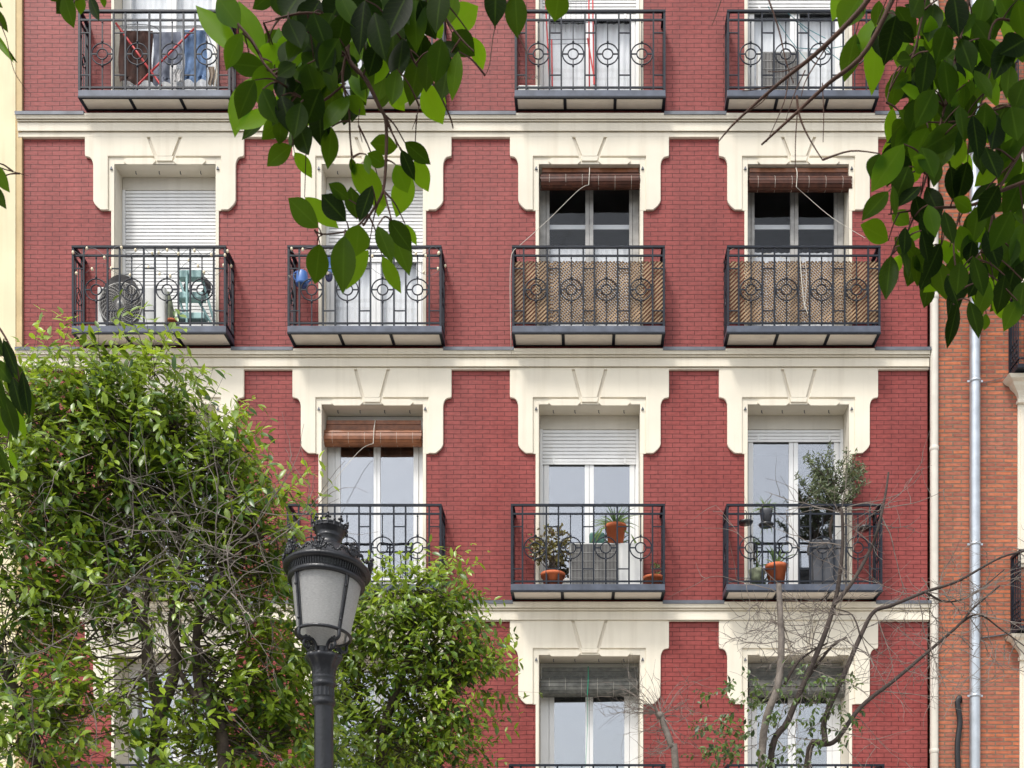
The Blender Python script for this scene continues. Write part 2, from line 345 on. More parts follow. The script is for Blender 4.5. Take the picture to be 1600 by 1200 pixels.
# frosted lantern glass
m, t, b = newmat('frosted_lantern_glass'); b.inputs['Base Color'].default_value = (.62,.62,.61,1); b.inputs['Roughness'].default_value = .32
tc = N(t,'ShaderNodeTexCoord'); mp = N(t,'ShaderNodeMapping'); mp.inputs['Scale'].default_value=(60,60,260); no=N(t,'ShaderNodeTexNoise'); no.inputs['Scale'].default_value=1.2; no.inputs['Detail'].default_value=3
t.links.new(tc.outputs['Object'],mp.inputs['Vector']); t.links.new(mp.outputs[0],no.inputs['Vector'])
bp=N(t,'ShaderNodeBump'); bp.inputs['Strength'].default_value=.7; bp.inputs['Distance'].default_value=.004; t.links.new(no.outputs['Fac'],bp.inputs['Height']); t.links.new(bp.outputs[0],b.inputs['Normal'])
rp=N(t,'ShaderNodeMapRange'); rp.inputs['From Min'].default_value=.3; rp.inputs['From Max'].default_value=.7; rp.inputs['To Min'].default_value=.55; rp.inputs['To Max'].default_value=1.15
t.links.new(no.outputs['Fac'],rp.inputs['Value']); vs=N(t,'ShaderNodeVectorMath',operation='SCALE'); vs.inputs[0].default_value=(.55,.55,.54); t.links.new(rp.outputs[0],vs.inputs['Scale']); t.links.new(vs.outputs[0],b.inputs['Base Color'])
tr=N(t,'ShaderNodeBsdfTranslucent'); tr.inputs['Color'].default_value=(.9,.9,.89,1); ms=N(t,'ShaderNodeMixShader'); ms.inputs[0].default_value=.5
t.links.new(b.outputs[0],ms.inputs[1]); t.links.new(tr.outputs[0],ms.inputs[2]); t.links.new(ms.outputs[0],t.nodes['Material Output'].inputs['Surface']); M['lantern']=m

# ------------------------------------------------------------------ ground
_ys = YS; YS = 1
g = MB(); g.quad((-120,-120,0),(120,-120,0),(120,120,0),(-120,120,0)); tag(g.build('ground', M['asphalt']), kind='structure')
g = MB(); g.box(-60, 60, 4.5, Y0*_ys-.02, 0.004, .14); tag(g.build('pavement', M['paving'], bevel=.02), kind='structure')
YS = _ys

# ------------------------------------------------------------------ red apartment building
bld = thing('apartment_building', (PX(743,Y0), Y0, 0), 'red painted brick apartment building with cream window surrounds and black iron balconies', 'building')
XL, XR = PX(37,Y0), PX(1449,Y0)
COLC = [258.5, 582, 921, 1247]
OH, BH, JH, SH = 79, 88, 84, 124          # half widths in photo pixels: opening, band, jamb, block
ROWS = {  # top of block, step, curve end, lower curve start, block bottom, lintel line, opening top, fascia bottom, cornice top, balcony depth k, reveal k
 'A': dict(top=-170, step=-136, cend=-122, lcs=-66, bot=-52, lin=-136, op=-124, fb=152.5, ct=175, kd=.0175, kr=.016),
 'B': dict(top=214, step=247, cend=262, lcs=316, bot=330.5, lin=247, op=258, fb=521, ct=543, kd=.0235, kr=.018),
 'C': dict(top=577, step=623, cend=637, lcs=696, bot=710, lin=623, op=633, fb=924.5, ct=939, kd=.027, kr=.022),
 'D': dict(top=970, step=1014, cend=1029, lcs=1086, bot=1101, lin=1014, op=1024, fb=1331, ct=1343, kd=.030, kr=.030)}
BAL = {'A': [(122,360),(455,694),(804,1040),(1136,1373)], 'B': [(112,353),(449,690),(800,1039),(1136,1376)],
       'C': [(105,346),(448,690),(798,1039),(1135,1379)], 'D': [(100,345),(445,690),(795,1040),(1136,1382)]}
px0 = lambda p: PX(p, Y0)
pz0 = lambda p: PZ(p, Y0)
# brick wall with real openings
wb = MB(); TOPZ = pz0(-420)
xs = [XL] + [px0(c + s*OH) for c in COLC for s in (-1, 1)] + [XR]
def wq(x0, x1, z0, z1): wb.quad((x0,Y0,z0),(x1,Y0,z0),(x1,Y0,z1),(x0,Y0,z1))
for i in range(0, len(xs), 2): wq(xs[i], xs[i+1], 0, TOPZ)
FLOORZ = {r: PZ(ROWS[r]['fb']-8, Y0*(1-ROWS[r]['kd'])) for r in ROWS}
for c in COLC:
    x0, x1 = px0(c-OH), px0(c+OH); z = 0
    for r in 'DCBA':
        wq(x0, x1, z, FLOORZ[r]); z = pz0(ROWS[r]['op'])
    wq(x0, x1, z, TOPZ)
wb.box(XL, XL+.02, Y0+.001, Y0+9, 0, TOPZ); wb.box(XR-.02, XR, Y0+.001, Y0+9, 0, TOPZ); wb.box(XL+.02, XR-.02, Y0+8.9, Y0+9, 0, TOPZ)
wb.box(XL-.1, XR+.1, Y0-.3, Y0+9.2, TOPZ, TOPZ+.3)
wb.build('brick_wall', M['redbrick'], bld)
# cornices
def cornice(ct, nxt):
    prof = [(ct+1, .135), (ct+5, .135), (ct+7, .125), (ct+10.5, .120), (ct+10.7, .078), (ct+12.2, .078), (ct+12.4, .102), (ct+14.5, .097), (ct+14.7, .055), (ct+16.4, .055), (ct+16.6, .078), (ct+29.6, .078), (ct+29.8, .030), (ct+31.6, .030), (ct+31.8, .052), (nxt, .052)]
    if nxt - ct > 36: pass
    c = MB(); xa, xb = px0(31), px0(1449.5)
    pts = [(Y0 - p, PZ(y, Y0-p)) for y, p in prof]
    pts = [(Y0-.0, pts[0][1])] + pts + [(Y0, pts[-1][1])]
    n = len(pts); c.add([(xa, y, z) for y, z in pts] + [(xb, y, z) for y, z in pts], [(i, i+n, i+n+1, i+1) for i in range(n-1)] + [tuple(range(n))[::-1], tuple(range(n, 2*n))])
    c.build('cornice', M['stucco'], bld, bevel=.004)
for r, nx in (('A', 214), ('B', 577), ('C', 970), ('D', 1374)): cornice(ROWS[r]['ct'], nx)
for r in 'ABCD':
    q = ROWS[r]; kd = q['kd']; e = [30]
    for a, b_ in BAL[r]: e += [CX + (a-CX)*(1-kd) + 1, CX + (b_-CX)*(1-kd) - 1]
    e.append(1451)
    for i in range(0, len(e), 2):
        f = MB(); z = PZ(q['ct']+1, Y0-.135) + .002
        f.add([(px0(e[i]),Y0-.15,z-.03),(px0(e[i+1]),Y0-.15,z-.03),(px0(e[i+1]),Y0-.15,z+.012),(px0(e[i]),Y0-.15,z+.012),(px0(e[i]),Y0-.002,z+.05),(px0(e[i+1]),Y0-.002,z+.05),(px0(e[i]),Y0-.137,z-.03),(px0(e[i+1]),Y0-.137,z-.03),(px0(e[i]),Y0-.137,z),(px0(e[i+1]),Y0-.137,z)],
              [(0,1,2,3),(3,2,5,4),(1,0,6,7),(7,6,8,9)])
        f.build('flashing', M['lead'], bld)
# surrounds
def arc(cx, cz, rx, rz, a0, a1, n=6): return [(cx+rx*math.cos(R(a0+(a1-a0)*i/n)), cz+rz*math.sin(R(a0+(a1-a0)*i/n))) for i in range(n+1)]
def surround(c, r):
    q = ROWS[r]; s = MB(); kr = q['kr']; PB = .05
    x = lambda p: px0(c + p); z = pz0
    # one half block as an outline (px), mirrored
    right = [(28.4,q['top']),(SH,q['top']),(SH,q['step']-3),(SH-.5,q['step'])]
    right += [(SH-12+0*i,q['step']+0*i) for i in range(0)]
    ncv = 6
    for i in range(ncv+1):       # concave quarter below the shoulder
        a = i/ncv*math.pi/2; right.append((SH-5-8*math.sin(a), q['step']+1+(q['cend']-q['step'])*(1-math.cos(a))))
    right += [(SH-13, q['lcs'])]
    for i in range(1, 5):
        right.append((SH-13-11*(i/4)**1.3, q['lcs']+(q['bot']-q['lcs'])*(i/4)**.8*.96))
    right += [(SH-26, q['bot']), (BH, q['bot']), (BH, q['lin']), (16.6, q['lin'])]
    for sg in (-1, 1):
        pts = [(x(sg*a), z(b)) for a, b in right]
        if sg > 0: pts = pts[::-1]
        s.prism(pts, Y0-PB, Y0)
    # band inside the block and jamb strip running to the balcony floor
    s2 = MB(); zt, zl, zf = z(q['lin']), z(q['op']), FLOORZ[r]
    s2.box(x(-BH), x(-OH), Y0-.022, Y0, z(q['bot']), zt); s2.box(x(OH), x(BH), Y0-.022, Y0, z(q['bot']), zt)
    s2.box(x(-OH), x(OH), Y0-.022, Y0, zl, zt)
    s2.box(x(-JH), x(-OH), Y0-.022, Y0, zf, z(q['bot'])); s2.box(x(OH), x(JH), Y0-.022, Y0, zf, z(q['bot']))
    o = s.build('window_surround', M['stucco'], bld, bevel=.006)
    s2.build('surround_band', M['stucco'], o, bevel=.003)
    # keystone grooves, shown as narrow raised fillets with a dark top slot, and hanging tablets
    k = MB()
    h0, h1 = q['top']+2, q['lin']+1
    for sg in (-1, 1):
        tb = [(14,q['lin']+6),(19,q['lin']+2.5),(59,q['lin']+2.5),(64,q['lin']+6),(64,q['lin']+8),(59,q['lin']+12.5),(19,q['lin']+12.5),(14,q['lin']+8)]
        pts = [(x(sg*p), z(v)) for p, v in tb]
        if sg > 0: pts = pts[::-1]
        k.prism(pts, Y0-.045, Y0-.018)
    k.prism([(x(-12),z(q['lin']+7)),(x(12),z(q['lin']+7)),(x(14),z(q['lin']-.5)),(x(-14),z(q['lin']-.5))], Y0-.046, Y0-.02)
    kp = [(-23.8,q['top']),(23.8,q['top']),(11.4,q['lin']),(-11.4,q['lin'])]
    k.prism([(x(a), z(b)) for a, b in kp][::-1], Y0-PB, Y0)
    k.build('keystone', M['stucco'], o, bevel=.003)
    for sg in (-1, 1):
        gp = [(23.8,q['top']+.2),(28.4,q['top']+.2),(16.6,q['lin']),(11.4,q['lin'])]; pts = [(x(sg*a), z(b)) for a, b in gp]
        if sg > 0: pts = pts[::-1]
        gm = MB(); gm.prism(pts, Y0-.018, Y0-.002); gm.build('keystone_groove', M['reveal'], o)
    for sg in (-1, 1):
        st_ = MB(); st_.prism([(x(sg*83-2.2), z(q['op']+9)), (x(sg*83+2.2), z(q['op']+9)), (x(sg*83), z(q['op']+4))], Y0-.045, Y0-.023); st_.build('wall_stud', M['lead'], o)
    for k in range(4):
        hk = MB(); xx = x(-55+36*k+4*math.sin(c+k)); yy = Y0+q['kr']*Y0*.45; hk.tube([(xx,yy,zl),(xx,yy,zl-.03),(xx+.012,yy,zl-.04)], .006, 5); hk.build('soffit_hook', M['lead'], o)
    # reveals
    d = kr*Y0; rv = MB(); xa, xb = x(-OH), x(OH)
    rv.quad((xa,Y0-.02,zf),(xa,Y0+d,zf),(xa,Y0+d,zl),(xa,Y0-.02,zl)); rv.quad((xb,Y0+d,zf),(xb,Y0-.02,zf),(xb,Y0-.02,zl),(xb,Y0+d,zl))
    rv.quad((xa,Y0-.02,zl),(xa,Y0+d,zl),(xb,Y0+d,zl),(xb,Y0-.02,zl)); rv.quad((xa,Y0-.02,zf+.001),(xb,Y0-.02,zf+.001),(xb,Y0+d,zf+.001),(xa,Y0+d,zf+.001))
    rv.build('reveal', M['reveal'], o)
def slats(mb, x0, x1, y, z0, z1, pitch=.046, dep=.010):
    n = max(1, int(round((z1-z0)/pitch))); p = (z1-z0)/n
    for i in range(n):
        za = z1 - i*p
        mb.add([(x0,y,za),(x1,y,za),(x0,y-dep,za-.2*p),(x1,y-dep,za-.2*p),(x0,y-dep,za-.80*p),(x1,y-dep,za-.80*p),(x0,y+.010,za-.80*p),(x1,y+.010,za-.80*p),(x0,y+.006,za-p),(x1,y+.006,za-p)],
               [(0,2,3,1),(2,4,5,3),(4,6,7,5),(6,8,9,7)])
    mb.box(x0, x1, y+.012, y+.02, z0, z1)
def window(c, r, box=0, drop=0, frame='pvc', glass='glass', panel=28, curtain=(0, 1), fascia_reflection=False, side=6, leaf=8, mull=14):
    """box / drop / panel in photo pixels at the frame plane"""
    q = ROWS[r]; d = q['kr']*Y0; Y = Y0 + d; s = 1/120.0
    x0, x1 = px0(c-OH)+.002, px0(c+OH)-.002; zt = pz0(q['op'])-.002; zb = FLOORZ[r]+.003
    f = MB(); fm = M[frame]
    w_ = side*s; yb = Y + .07
    z1 = zt - box*s
    f.box(x0, x0+w_, Y, yb, zb, z1); f.box(x1-w_, x1, Y, yb, zb, z1); f.box(x0+w_, x1-w_, Y, yb, z1-w_*.8, z1); f.box(x0+w_, x1-w_, Y, yb, zb, zb+.04)
    xm = (x0+x1)/2; lw = leaf*s; mu = mull*s/2
    za, zc = zb+.042, z1-w_*.8-.002
    o = f.build('window', fm, bld, bevel=.006)
    lf = MB(); gl = MB()
    for (a, b_) in ((x0+w_+.003, xm-.002), (xm+.002, x1-w_-.003)):
        il = lw if a < xm-.1 else mu; ir = mu if a < xm-.1 else lw
        ia, ib = a + (lw if a < xm-.1 else mu), b_ - (mu if a < xm-.1 else lw)
        ya, y2 = Y-.012, Y+.045
        lf.box(a, ia, ya, y2, za, zc); lf.box(ib, b_, ya, y2, za, zc)
        lf.box(ia, ib, ya, y2, zc-lw*.9, zc); lf.box(ia, ib, ya, y2, za, za+lw)
        if panel:
            lf.box(ia, ib, ya+.018, y2-.01, za+lw, za+panel*s); lf.box(ia, ib, ya, y2, za+panel*s, za+panel*s+.05)
            lf.box(ia+.03, ib-.03, ya+.010, ya+.017, za+lw+.03, za+panel*s-.03)
        gl.box(ia, ib, Y+.012, Y+.018, za+(panel*s+.05 if panel else lw), zc-lw*.9)
    lf.build('casement', fm, o, bevel=.005); gl.build('glass_pane', M[glass], o)
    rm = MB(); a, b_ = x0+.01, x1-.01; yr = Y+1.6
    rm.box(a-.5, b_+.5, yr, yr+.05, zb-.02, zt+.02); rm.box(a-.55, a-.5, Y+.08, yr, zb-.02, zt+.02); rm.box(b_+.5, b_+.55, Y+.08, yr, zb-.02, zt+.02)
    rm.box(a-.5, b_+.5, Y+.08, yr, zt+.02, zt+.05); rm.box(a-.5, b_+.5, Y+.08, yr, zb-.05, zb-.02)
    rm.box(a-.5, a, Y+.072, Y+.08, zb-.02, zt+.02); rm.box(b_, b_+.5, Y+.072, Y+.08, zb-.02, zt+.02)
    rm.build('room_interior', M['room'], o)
    if curtain:
        cu = MB(); n = 60; zca, zcb = zb + (z1-zb)*curtain[0], zb + (z1-zb)*curtain[1]
        vs = []
        for i in range(n+1):
            xx = a + (b_-a)*i/n; yy = Y+.13+.012*math.sin(i*1.7)+.008*math.sin(i*.6)
            vs += [(xx, yy, zca), (xx, yy, zcb)]
        cu.add(vs, [(2*i, 2*i+2, 2*i+3, 2*i+1) for i in range(n)], True); cu.build('curtain', M['whitecurtain' if glass != 'glass' else 'curtain'], o)
    if fascia_reflection:
        va = MB(); va.box(a, b_, Y+.11, Y+.125, pz0(q['op']+74), pz0(q['op']+67)); va.build('fascia_reflection', M['whitecurtain'], o)  # pale strip paints in the balcony fascia's reflection behind the pane
    if box:
        bx = MB(); bx.box(x0, x1, Y-.03, Y+.07, z1+.001, zt); bx.build('shutter_box', M['box'], o, bevel=.006)
    if drop:
        sh = MB(); za_ = max(z1-.004-drop*s, zb+.01)
        slats(sh, x0+w_*.8, x1-w_*.8, Y-.02, za_, z1-.004)
        sh.box(x0+w_*.8, x1-w_*.8, Y-.036, Y-.018, za_-.028, za_)
        if za_ > zb+.3:
            for t_ in (.14, .86):
                xx = x0+(x1-x0)*t_; sh.box(xx-.012, xx+.012, Y-.045, Y-.036, za_-.02, za_+.05)
        sh.build('roller_shutter', M['shutter'], o)
        
        for ga, gb in ((x0, x0+w_*.8-.002), (x1-w_*.8+.002, x1)):
            gd = MB(); gd.box(ga, gb, Y-.045, Y-.001, zb, z1); gd.build('shutter_guide', M['shutter'], o, bevel=.004)
    return o
for r in 'ABCD':
    for c in COLC: surround(c, r)
G2 = dict(glass='midglass')
window(COLC[0], 'A', curtain=(0, .95), **G2); window(COLC[1], 'A', curtain=(0,.95), **G2); window(COLC[2], 'A', box=20, drop=110, curtain=(0,.6), **G2); window(COLC[3], 'A', box=20, drop=100, curtain=(0,.62), **G2)
window(COLC[0], 'B', box=20, drop=240); window(COLC[1], 'B', box=20, drop=110, curtain=(0,.95), **G2)
window(COLC[2], 'B', frame='greyframe', glass='darkglass', curtain=(0, .63), fascia_reflection=True, side=10, leaf=5, mull=12); window(COLC[3], 'B', frame='greyframe', glass='darkglass', curtain=(0,.60), fascia_reflection=True, side=10, leaf=5, mull=12)
window(COLC[0], 'C', box=22, drop=60, curtain=None); window(COLC[1], 'C', side=12, mull=10, curtain=None); window(COLC[2], 'C', box=22, drop=52, curtain=None); window(COLC[3], 'C', box=22, drop=16, curtain=None, panel=0)
window(COLC[0], 'D', curtain=None); window(COLC[1], 'D', curtain=None); window(COLC[2], 'D', side=14, mull=12, curtain=None); window(COLC[3], 'D', side=14, mull=12, curtain=None)
# downpipe of the red building
dp = MB(); xp = px0(1457); dp.lathe((xp,Y0-.09,0), [(.052,.1),(.052,TOPZ)], 16); o = dp.build('downpipe', M['creampipe'], bld)
for y_ in (470, 705, 940, 1175, 235, 20):
    cl = MB(); cl.lathe((xp,Y0-.09,pz0(y_)), [(.053,-.03),(.058,-.02),(.058,.02),(.053,.03)], 14); cl.build('pipe_collar', M['creampipe'], o)

# ------------------------------------------------------------------ balconies
FR = [(18,'s'),(37,'c'),(54.5,'s'),(73,'s'),(91.5,'c'),(110,'s'),(127,'s'),(145.5,'c'),(163,'s'),(181,'s'),(199,'c'),(217,'s')]
def balcony(r, xa, xb):
    q = ROWS[r]; k = q['kd']; D = k*Y0; Yf = Y0 - D; s = Yf/F
    X0, X1 = PX(xa, Yf), PX(xb, Yf); fb = q['fb']; Z = lambda p: PZ(fb+p, Yf)
    fl = MB()
    fl.box(X0, X1, Yf, Yf+.012, Z(-2.5), Z(-12)); fl.box(X0, X0+.012, Yf+.012, Y0, Z(-2.5), Z(-12)); fl.box(X1-.012, X1, Yf+.012, Y0, Z(-2.5), Z(-12))
    fl.box(X0+.012, X1-.012, Yf+.012, Y0, Z(-8.5), Z(-8))
    o = fl.build('balcony', M['fascia'], bld, bevel=.002)
    fr = MB(); zb, zt = Z(0), Z(-2.6)
    t_ = .035
    fr.box(X0-.004, X1+.004, Yf-.004, Yf+.035, zb, zt); fr.box(X0-.004, X0+t_, Yf+.035, Y0, zb, zt); fr.box(X1-t_, X1+.004, Yf+.035, Y0, zb, zt); fr.box(X0+t_, X1-t_, Y0-.03, Y0-.051, zb, zt)
    W3 = (X1-X0)/3
    for i in (1, 2): fr.box(X0+W3*i-.018, X0+W3*i+.018, Yf+.035, Y0-.051, zb, zt)
    fr.build('floor_frame', M['iron'], o)
    for i in range(3):
        p = MB(); p.box(X0+W3*i+.02, X0+W3*(i+1)-.02, Yf+.02, Y0-.03, zb+.010, zt+.004); p.build('soffit_panel', M['soffit'], o)
    def rail(name, p, hh, wd, yy=None):
        m_ = MB(); y = Yf+.012; e = wd/2
        m_.box(X0, X1, y-e, y+e, Z(p)-hh/2, Z(p)+hh/2)
        for xx in (X0+e, X1-e): m_.box(xx-e, xx+e, y+e+.001, Y0, Z(p)-hh/2, Z(p)+hh/2)
        return m_.build(name, M['iron'], o)
    rail('handrail', -135.5, .026, .045); rail('upper_rail', -122, .022, .022); rail('bottom_rail', -16.5, .020, .022)
    yc = Yf+.012; sc_ = (xb-xa)/236.0
    def post(xx, h=.014, nm='post', y=yc):
        m_ = MB(); m_.box(xx-h, xx+h, y-h, y+h, Z(-12), Z(-134)); return m_.build(nm, M['iron'], o)
    post(X0+.014); post(X1-.014)
    for (u, ty) in FR:
        xx = PX(xa + u*sc_, Yf)
        if ty == 's':
            m_ = MB(); m_.box(xx-.0105, xx+.0105, yc-.0115, yc+.0115, Z(-11.9), Z(-134)); m_.build('baluster', M['iron'], o)
        else:
            m_ = MB(); zc = Z(-69); ro = 16.6*s*sc_; ri = 8*s*sc_
            m_.box(xx-.0065, xx+.0065, yc-.0055, yc+.0055, zc+ri, Z(-122)); m_.box(xx-.0065, xx+.0065, yc-.0055, yc+.0055, Z(-12), zc-ri)
            m_.ring((xx,yc,zc), ro, .0085, seg=30); m_.ring((xx,yc,zc), ri, .009, seg=20)
            m_.box(xx-18*s*sc_, xx-ri, yc-.006, yc+.006, zc-.008, zc+.008); m_.box(xx+ri, xx+18*s*sc_, yc-.006, yc+.006, zc-.008, zc+.008)
            for zz in (zc+ro+.016, zc-ro-.016): m_.ball((xx,yc,zz), .0145, 8, 6, 1.6)
            m_.ball((xx,yc,Z(-119.5)-.01), .011, 8, 5, 1); m_.ball((xx,yc,Z(-14)), .011, 8, 5, 1)
            m_.build('ring_ornament', M['iron'], o)
    us = [0]+[u for u,t__ in FR if t__ == 's']+[236]
    for i in range(0, len(us), 2):
        a, b_ = PX(xa+us[i]*sc_, Yf)+.008, PX(xa+us[i+1]*sc_, Yf)-.008
        for p in (-102, -36):
            tm = MB(); tm.box(a, b_, yc-.006, yc+.006, Z(p)-.007, Z(p)+.007); tm.build('cross_tie', M['iron'], o)
    for xx in (X0+.012, X1-.012):
        m_ = MB(); L = D-.03; ym = yc + L*.5
        for v in (.24, .76): m_.box(xx-.0085, xx+.0085, yc+L*v-.0085, yc+L*v+.0085, Z(-12), Z(-134))
        zc = Z(-69); ro = min(L*.26, .13)
        m_.ring((xx,ym,zc), ro, .0065, nx=(0,1,0), seg=24); m_.ring((xx,ym,zc), ro*.5, .0065, nx=(0,1,0), seg=16)
        m_.box(xx-.0055, xx+.0055, ym-.0055, ym+.0055, zc+ro*.5, Z(-122)); m_.box(xx-.0055, xx+.0055, ym-.0055, ym+.0055, Z(-12), zc-ro*.5)
        m_.box(xx-.010, xx+.010, Y0-.03, Y0-.01, Z(-12), Z(-134))
        for p in (-102, -36):
            m_.box(xx-.006, xx+.006, yc, yc+L*.24, Z(p)-.007, Z(p)+.007); m_.box(xx-.006, xx+.006, yc+L*.76, Y0, Z(p)-.007, Z(p)+.007)
        m_.build('side_railing', M['iron'], o)
    return o
for r in 'ABCD':
    for a, b_ in BAL[r]: balcony(r, a, b_)

# ------------------------------------------------------------------ neighbouring buildings
yb = thing('yellow_building', (PX(-200,Y0), Y0, 0), 'pale yellow rendered building at the left edge beside the red facade', 'building')
a = MB(); a.box(PX(-900,Y0), px0(27), Y0-.06, Y0+9, 0, TOPZ-.4); a.build('wall', M['yellow'], yb)
a = MB(); a.box(px0(27), px0(36.2), Y0-.045, Y0+9, 0, TOPZ-.4); a.build('edge_strip', M['ochre'], yb)
ob = thing('orange_brick_building', (PX(1700,Y0), Y0, 0), 'orange brick building at the right edge with a galvanised drainpipe', 'building')
a = MB(); a.box(px0(1466.5), px0(2300), Y0-.01, Y0+9, 0, TOPZ-1); a.build('brick_wall', M['orangebrick'], ob)
a = MB(); xg = px0(1519); a.lathe((xg,Y0-.13,0), [(.066,.1),(.066,TOPZ-.5)], 20); o = a.build('drainpipe', M['zinc'], ob)
for y_ in (250, 602, 855, 1090):
    c_ = MB(); c_.lathe((xg,Y0-.13,pz0(y_)), [(.067,-.02),(.074,-.015),(.074,.015),(.067,.02)], 18); c_.box(xg-.10, xg-.06, Y0-.14, Y0-.12, pz0(y_)-.012, pz0(y_)+.012); c_.box(xg+.06, xg+.10, Y0-.14, Y0-.12, pz0(y_)-.012, pz0(y_)+.012)
    c_.build('pipe_clamp', M['zinc'], o)
a = MB(); a.tube(smooth_path([(px0(1499),Y0-.02,pz0(1096)),(px0(1496),Y0-.09,pz0(1092)),(px0(1493),Y0-.10,pz0(1102)),(px0(1497),Y0-.09,pz0(1130)),(px0(1493),Y0-.09,pz0(1170)),(px0(1495),Y0-.09,pz0(1260)),(px0(1495),Y0-.09,.3)]), .036, 10)
a.build('vent_pipe', M['blackpipe'], ob)
a = MB(); a.tube(smooth_path([(px0(1528),Y0-.03,pz0(600)),(px0(1550),Y0-.03,pz0(596)),(px0(1580),Y0-.03,pz0(588))]), .004, 4); a.build('wall_cable', M['wire'], ob)
a = MB(); a.tube(smooth_path([(px0(1530),Y0-.03,pz0(998)),(px0(1556),Y0-.03,pz0(994)),(px0(1585),Y0-.03,pz0(989))]), .010, 5); a.build('wall_cable', M['wire'], ob)
for zc_, xw in ((597, 0), (997, 3), (205, 0)):
    # window hood moulding, pilaster, balcony
    h = MB()
    prf = [(0,.30,22),(5,.27,18),(8,.20,12),(12,.18,10),(18,.12,4),(24,.09,0),(29,.08,-1),(32,.10,1),(36,.10,1),(37,.05,-3)]
    for i in range(len(prf)-1):
        (ya, pa, xa_), (yb_, pb_, xb_) = prf[i], prf[i+1]
        xA, xB = px0(1588+xw-xa_), px0(1588+xw-xb_); xR_ = px0(1780)
        za, zb2 = PZ(zc_+ya, Y0), PZ(zc_+yb_, Y0)
        h.add([(xA,Y0-pa,za),(xR_,Y0-pa,za),(xR_,Y0-pb_,zb2),(xB,Y0-pb_,zb2),(xA,Y0,za),(xB,Y0,zb2)], [(0,1,2,3),(4,0,3,5)])
    h.add([(px0(1588+xw-22),Y0-.3,PZ(zc_,Y0)),(px0(1780),Y0-.3,PZ(zc_,Y0)),(px0(1780),Y0,PZ(zc_,Y0)),(px0(1588+xw-22),Y0,PZ(zc_,Y0))], [(0,1,2,3)])
    o = h.build('window_hood', M['stucco'], ob)
    p = MB(); p.box(px0(1589+xw), px0(1780), Y0-.05, Y0-.011, pz0(zc_+290), pz0(zc_+37)); p.box(px0(1592+xw), px0(1602+xw), Y0-.075, Y0-.051, pz0(zc_+285), pz0(zc_+44)); p.build('pilaster', M['stucco'], o, bevel=.004)
    bl = MB(); Yf = Y0-.42; XA = px0(1575+xw)
    bl.box(XA, XA+3, Yf, Y0-.011, pz0(zc_-3), pz0(zc_-9)); o = bl.build('balcony', M['iron'], ob)
    sr = MB(); zt_, zb_ = pz0(zc_-122), pz0(zc_-9)
    sr.box(XA, XA+.04, Yf, Y0-.012, zt_, zt_+.03); sr.box(XA+.005, XA+.03, Yf, Y0-.012, zb_+.06, zb_+.08)
    sr.box(XA, XA+.035, Y0-.06, Y0-.02, zb_, zt_)
    for k in range(4):
        yy = Y0-.10-k*.09
        sr.box(XA+.01, XA+.026, yy-.008, yy+.008, zb_, zt_)
        for zc2 in (zb_+.16, zb_+.30, zt_-.14, zt_-.28):
            sr.ring((XA+.018,yy+.045,zc2), .036, .008, nx=(0,1,0), seg=14, n=5)
    sr.build('side_railing', M['iron'], o)
    fr_ = MB(); fr_.box(XA+.041, XA+3, Yf, Yf+.03, zt_, zt_+.03); fr_.box(XA+.041, XA+3, Yf+.005, Yf+.025, zb_+.06, zb_+.08)
    for k in range(18):
        xx = XA+.09+k*.12; fr_.box(xx-.008, xx+.008, Yf+.007, Yf+.023, zb_, zt_)
        for zc2 in (zb_+.2, zb_+.36, zt_-.16): fr_.ring((xx+.06,Yf+.015,zc2), .045, .008, seg=14, n=5)
    fr_.build('front_railing', M['iron'], o)

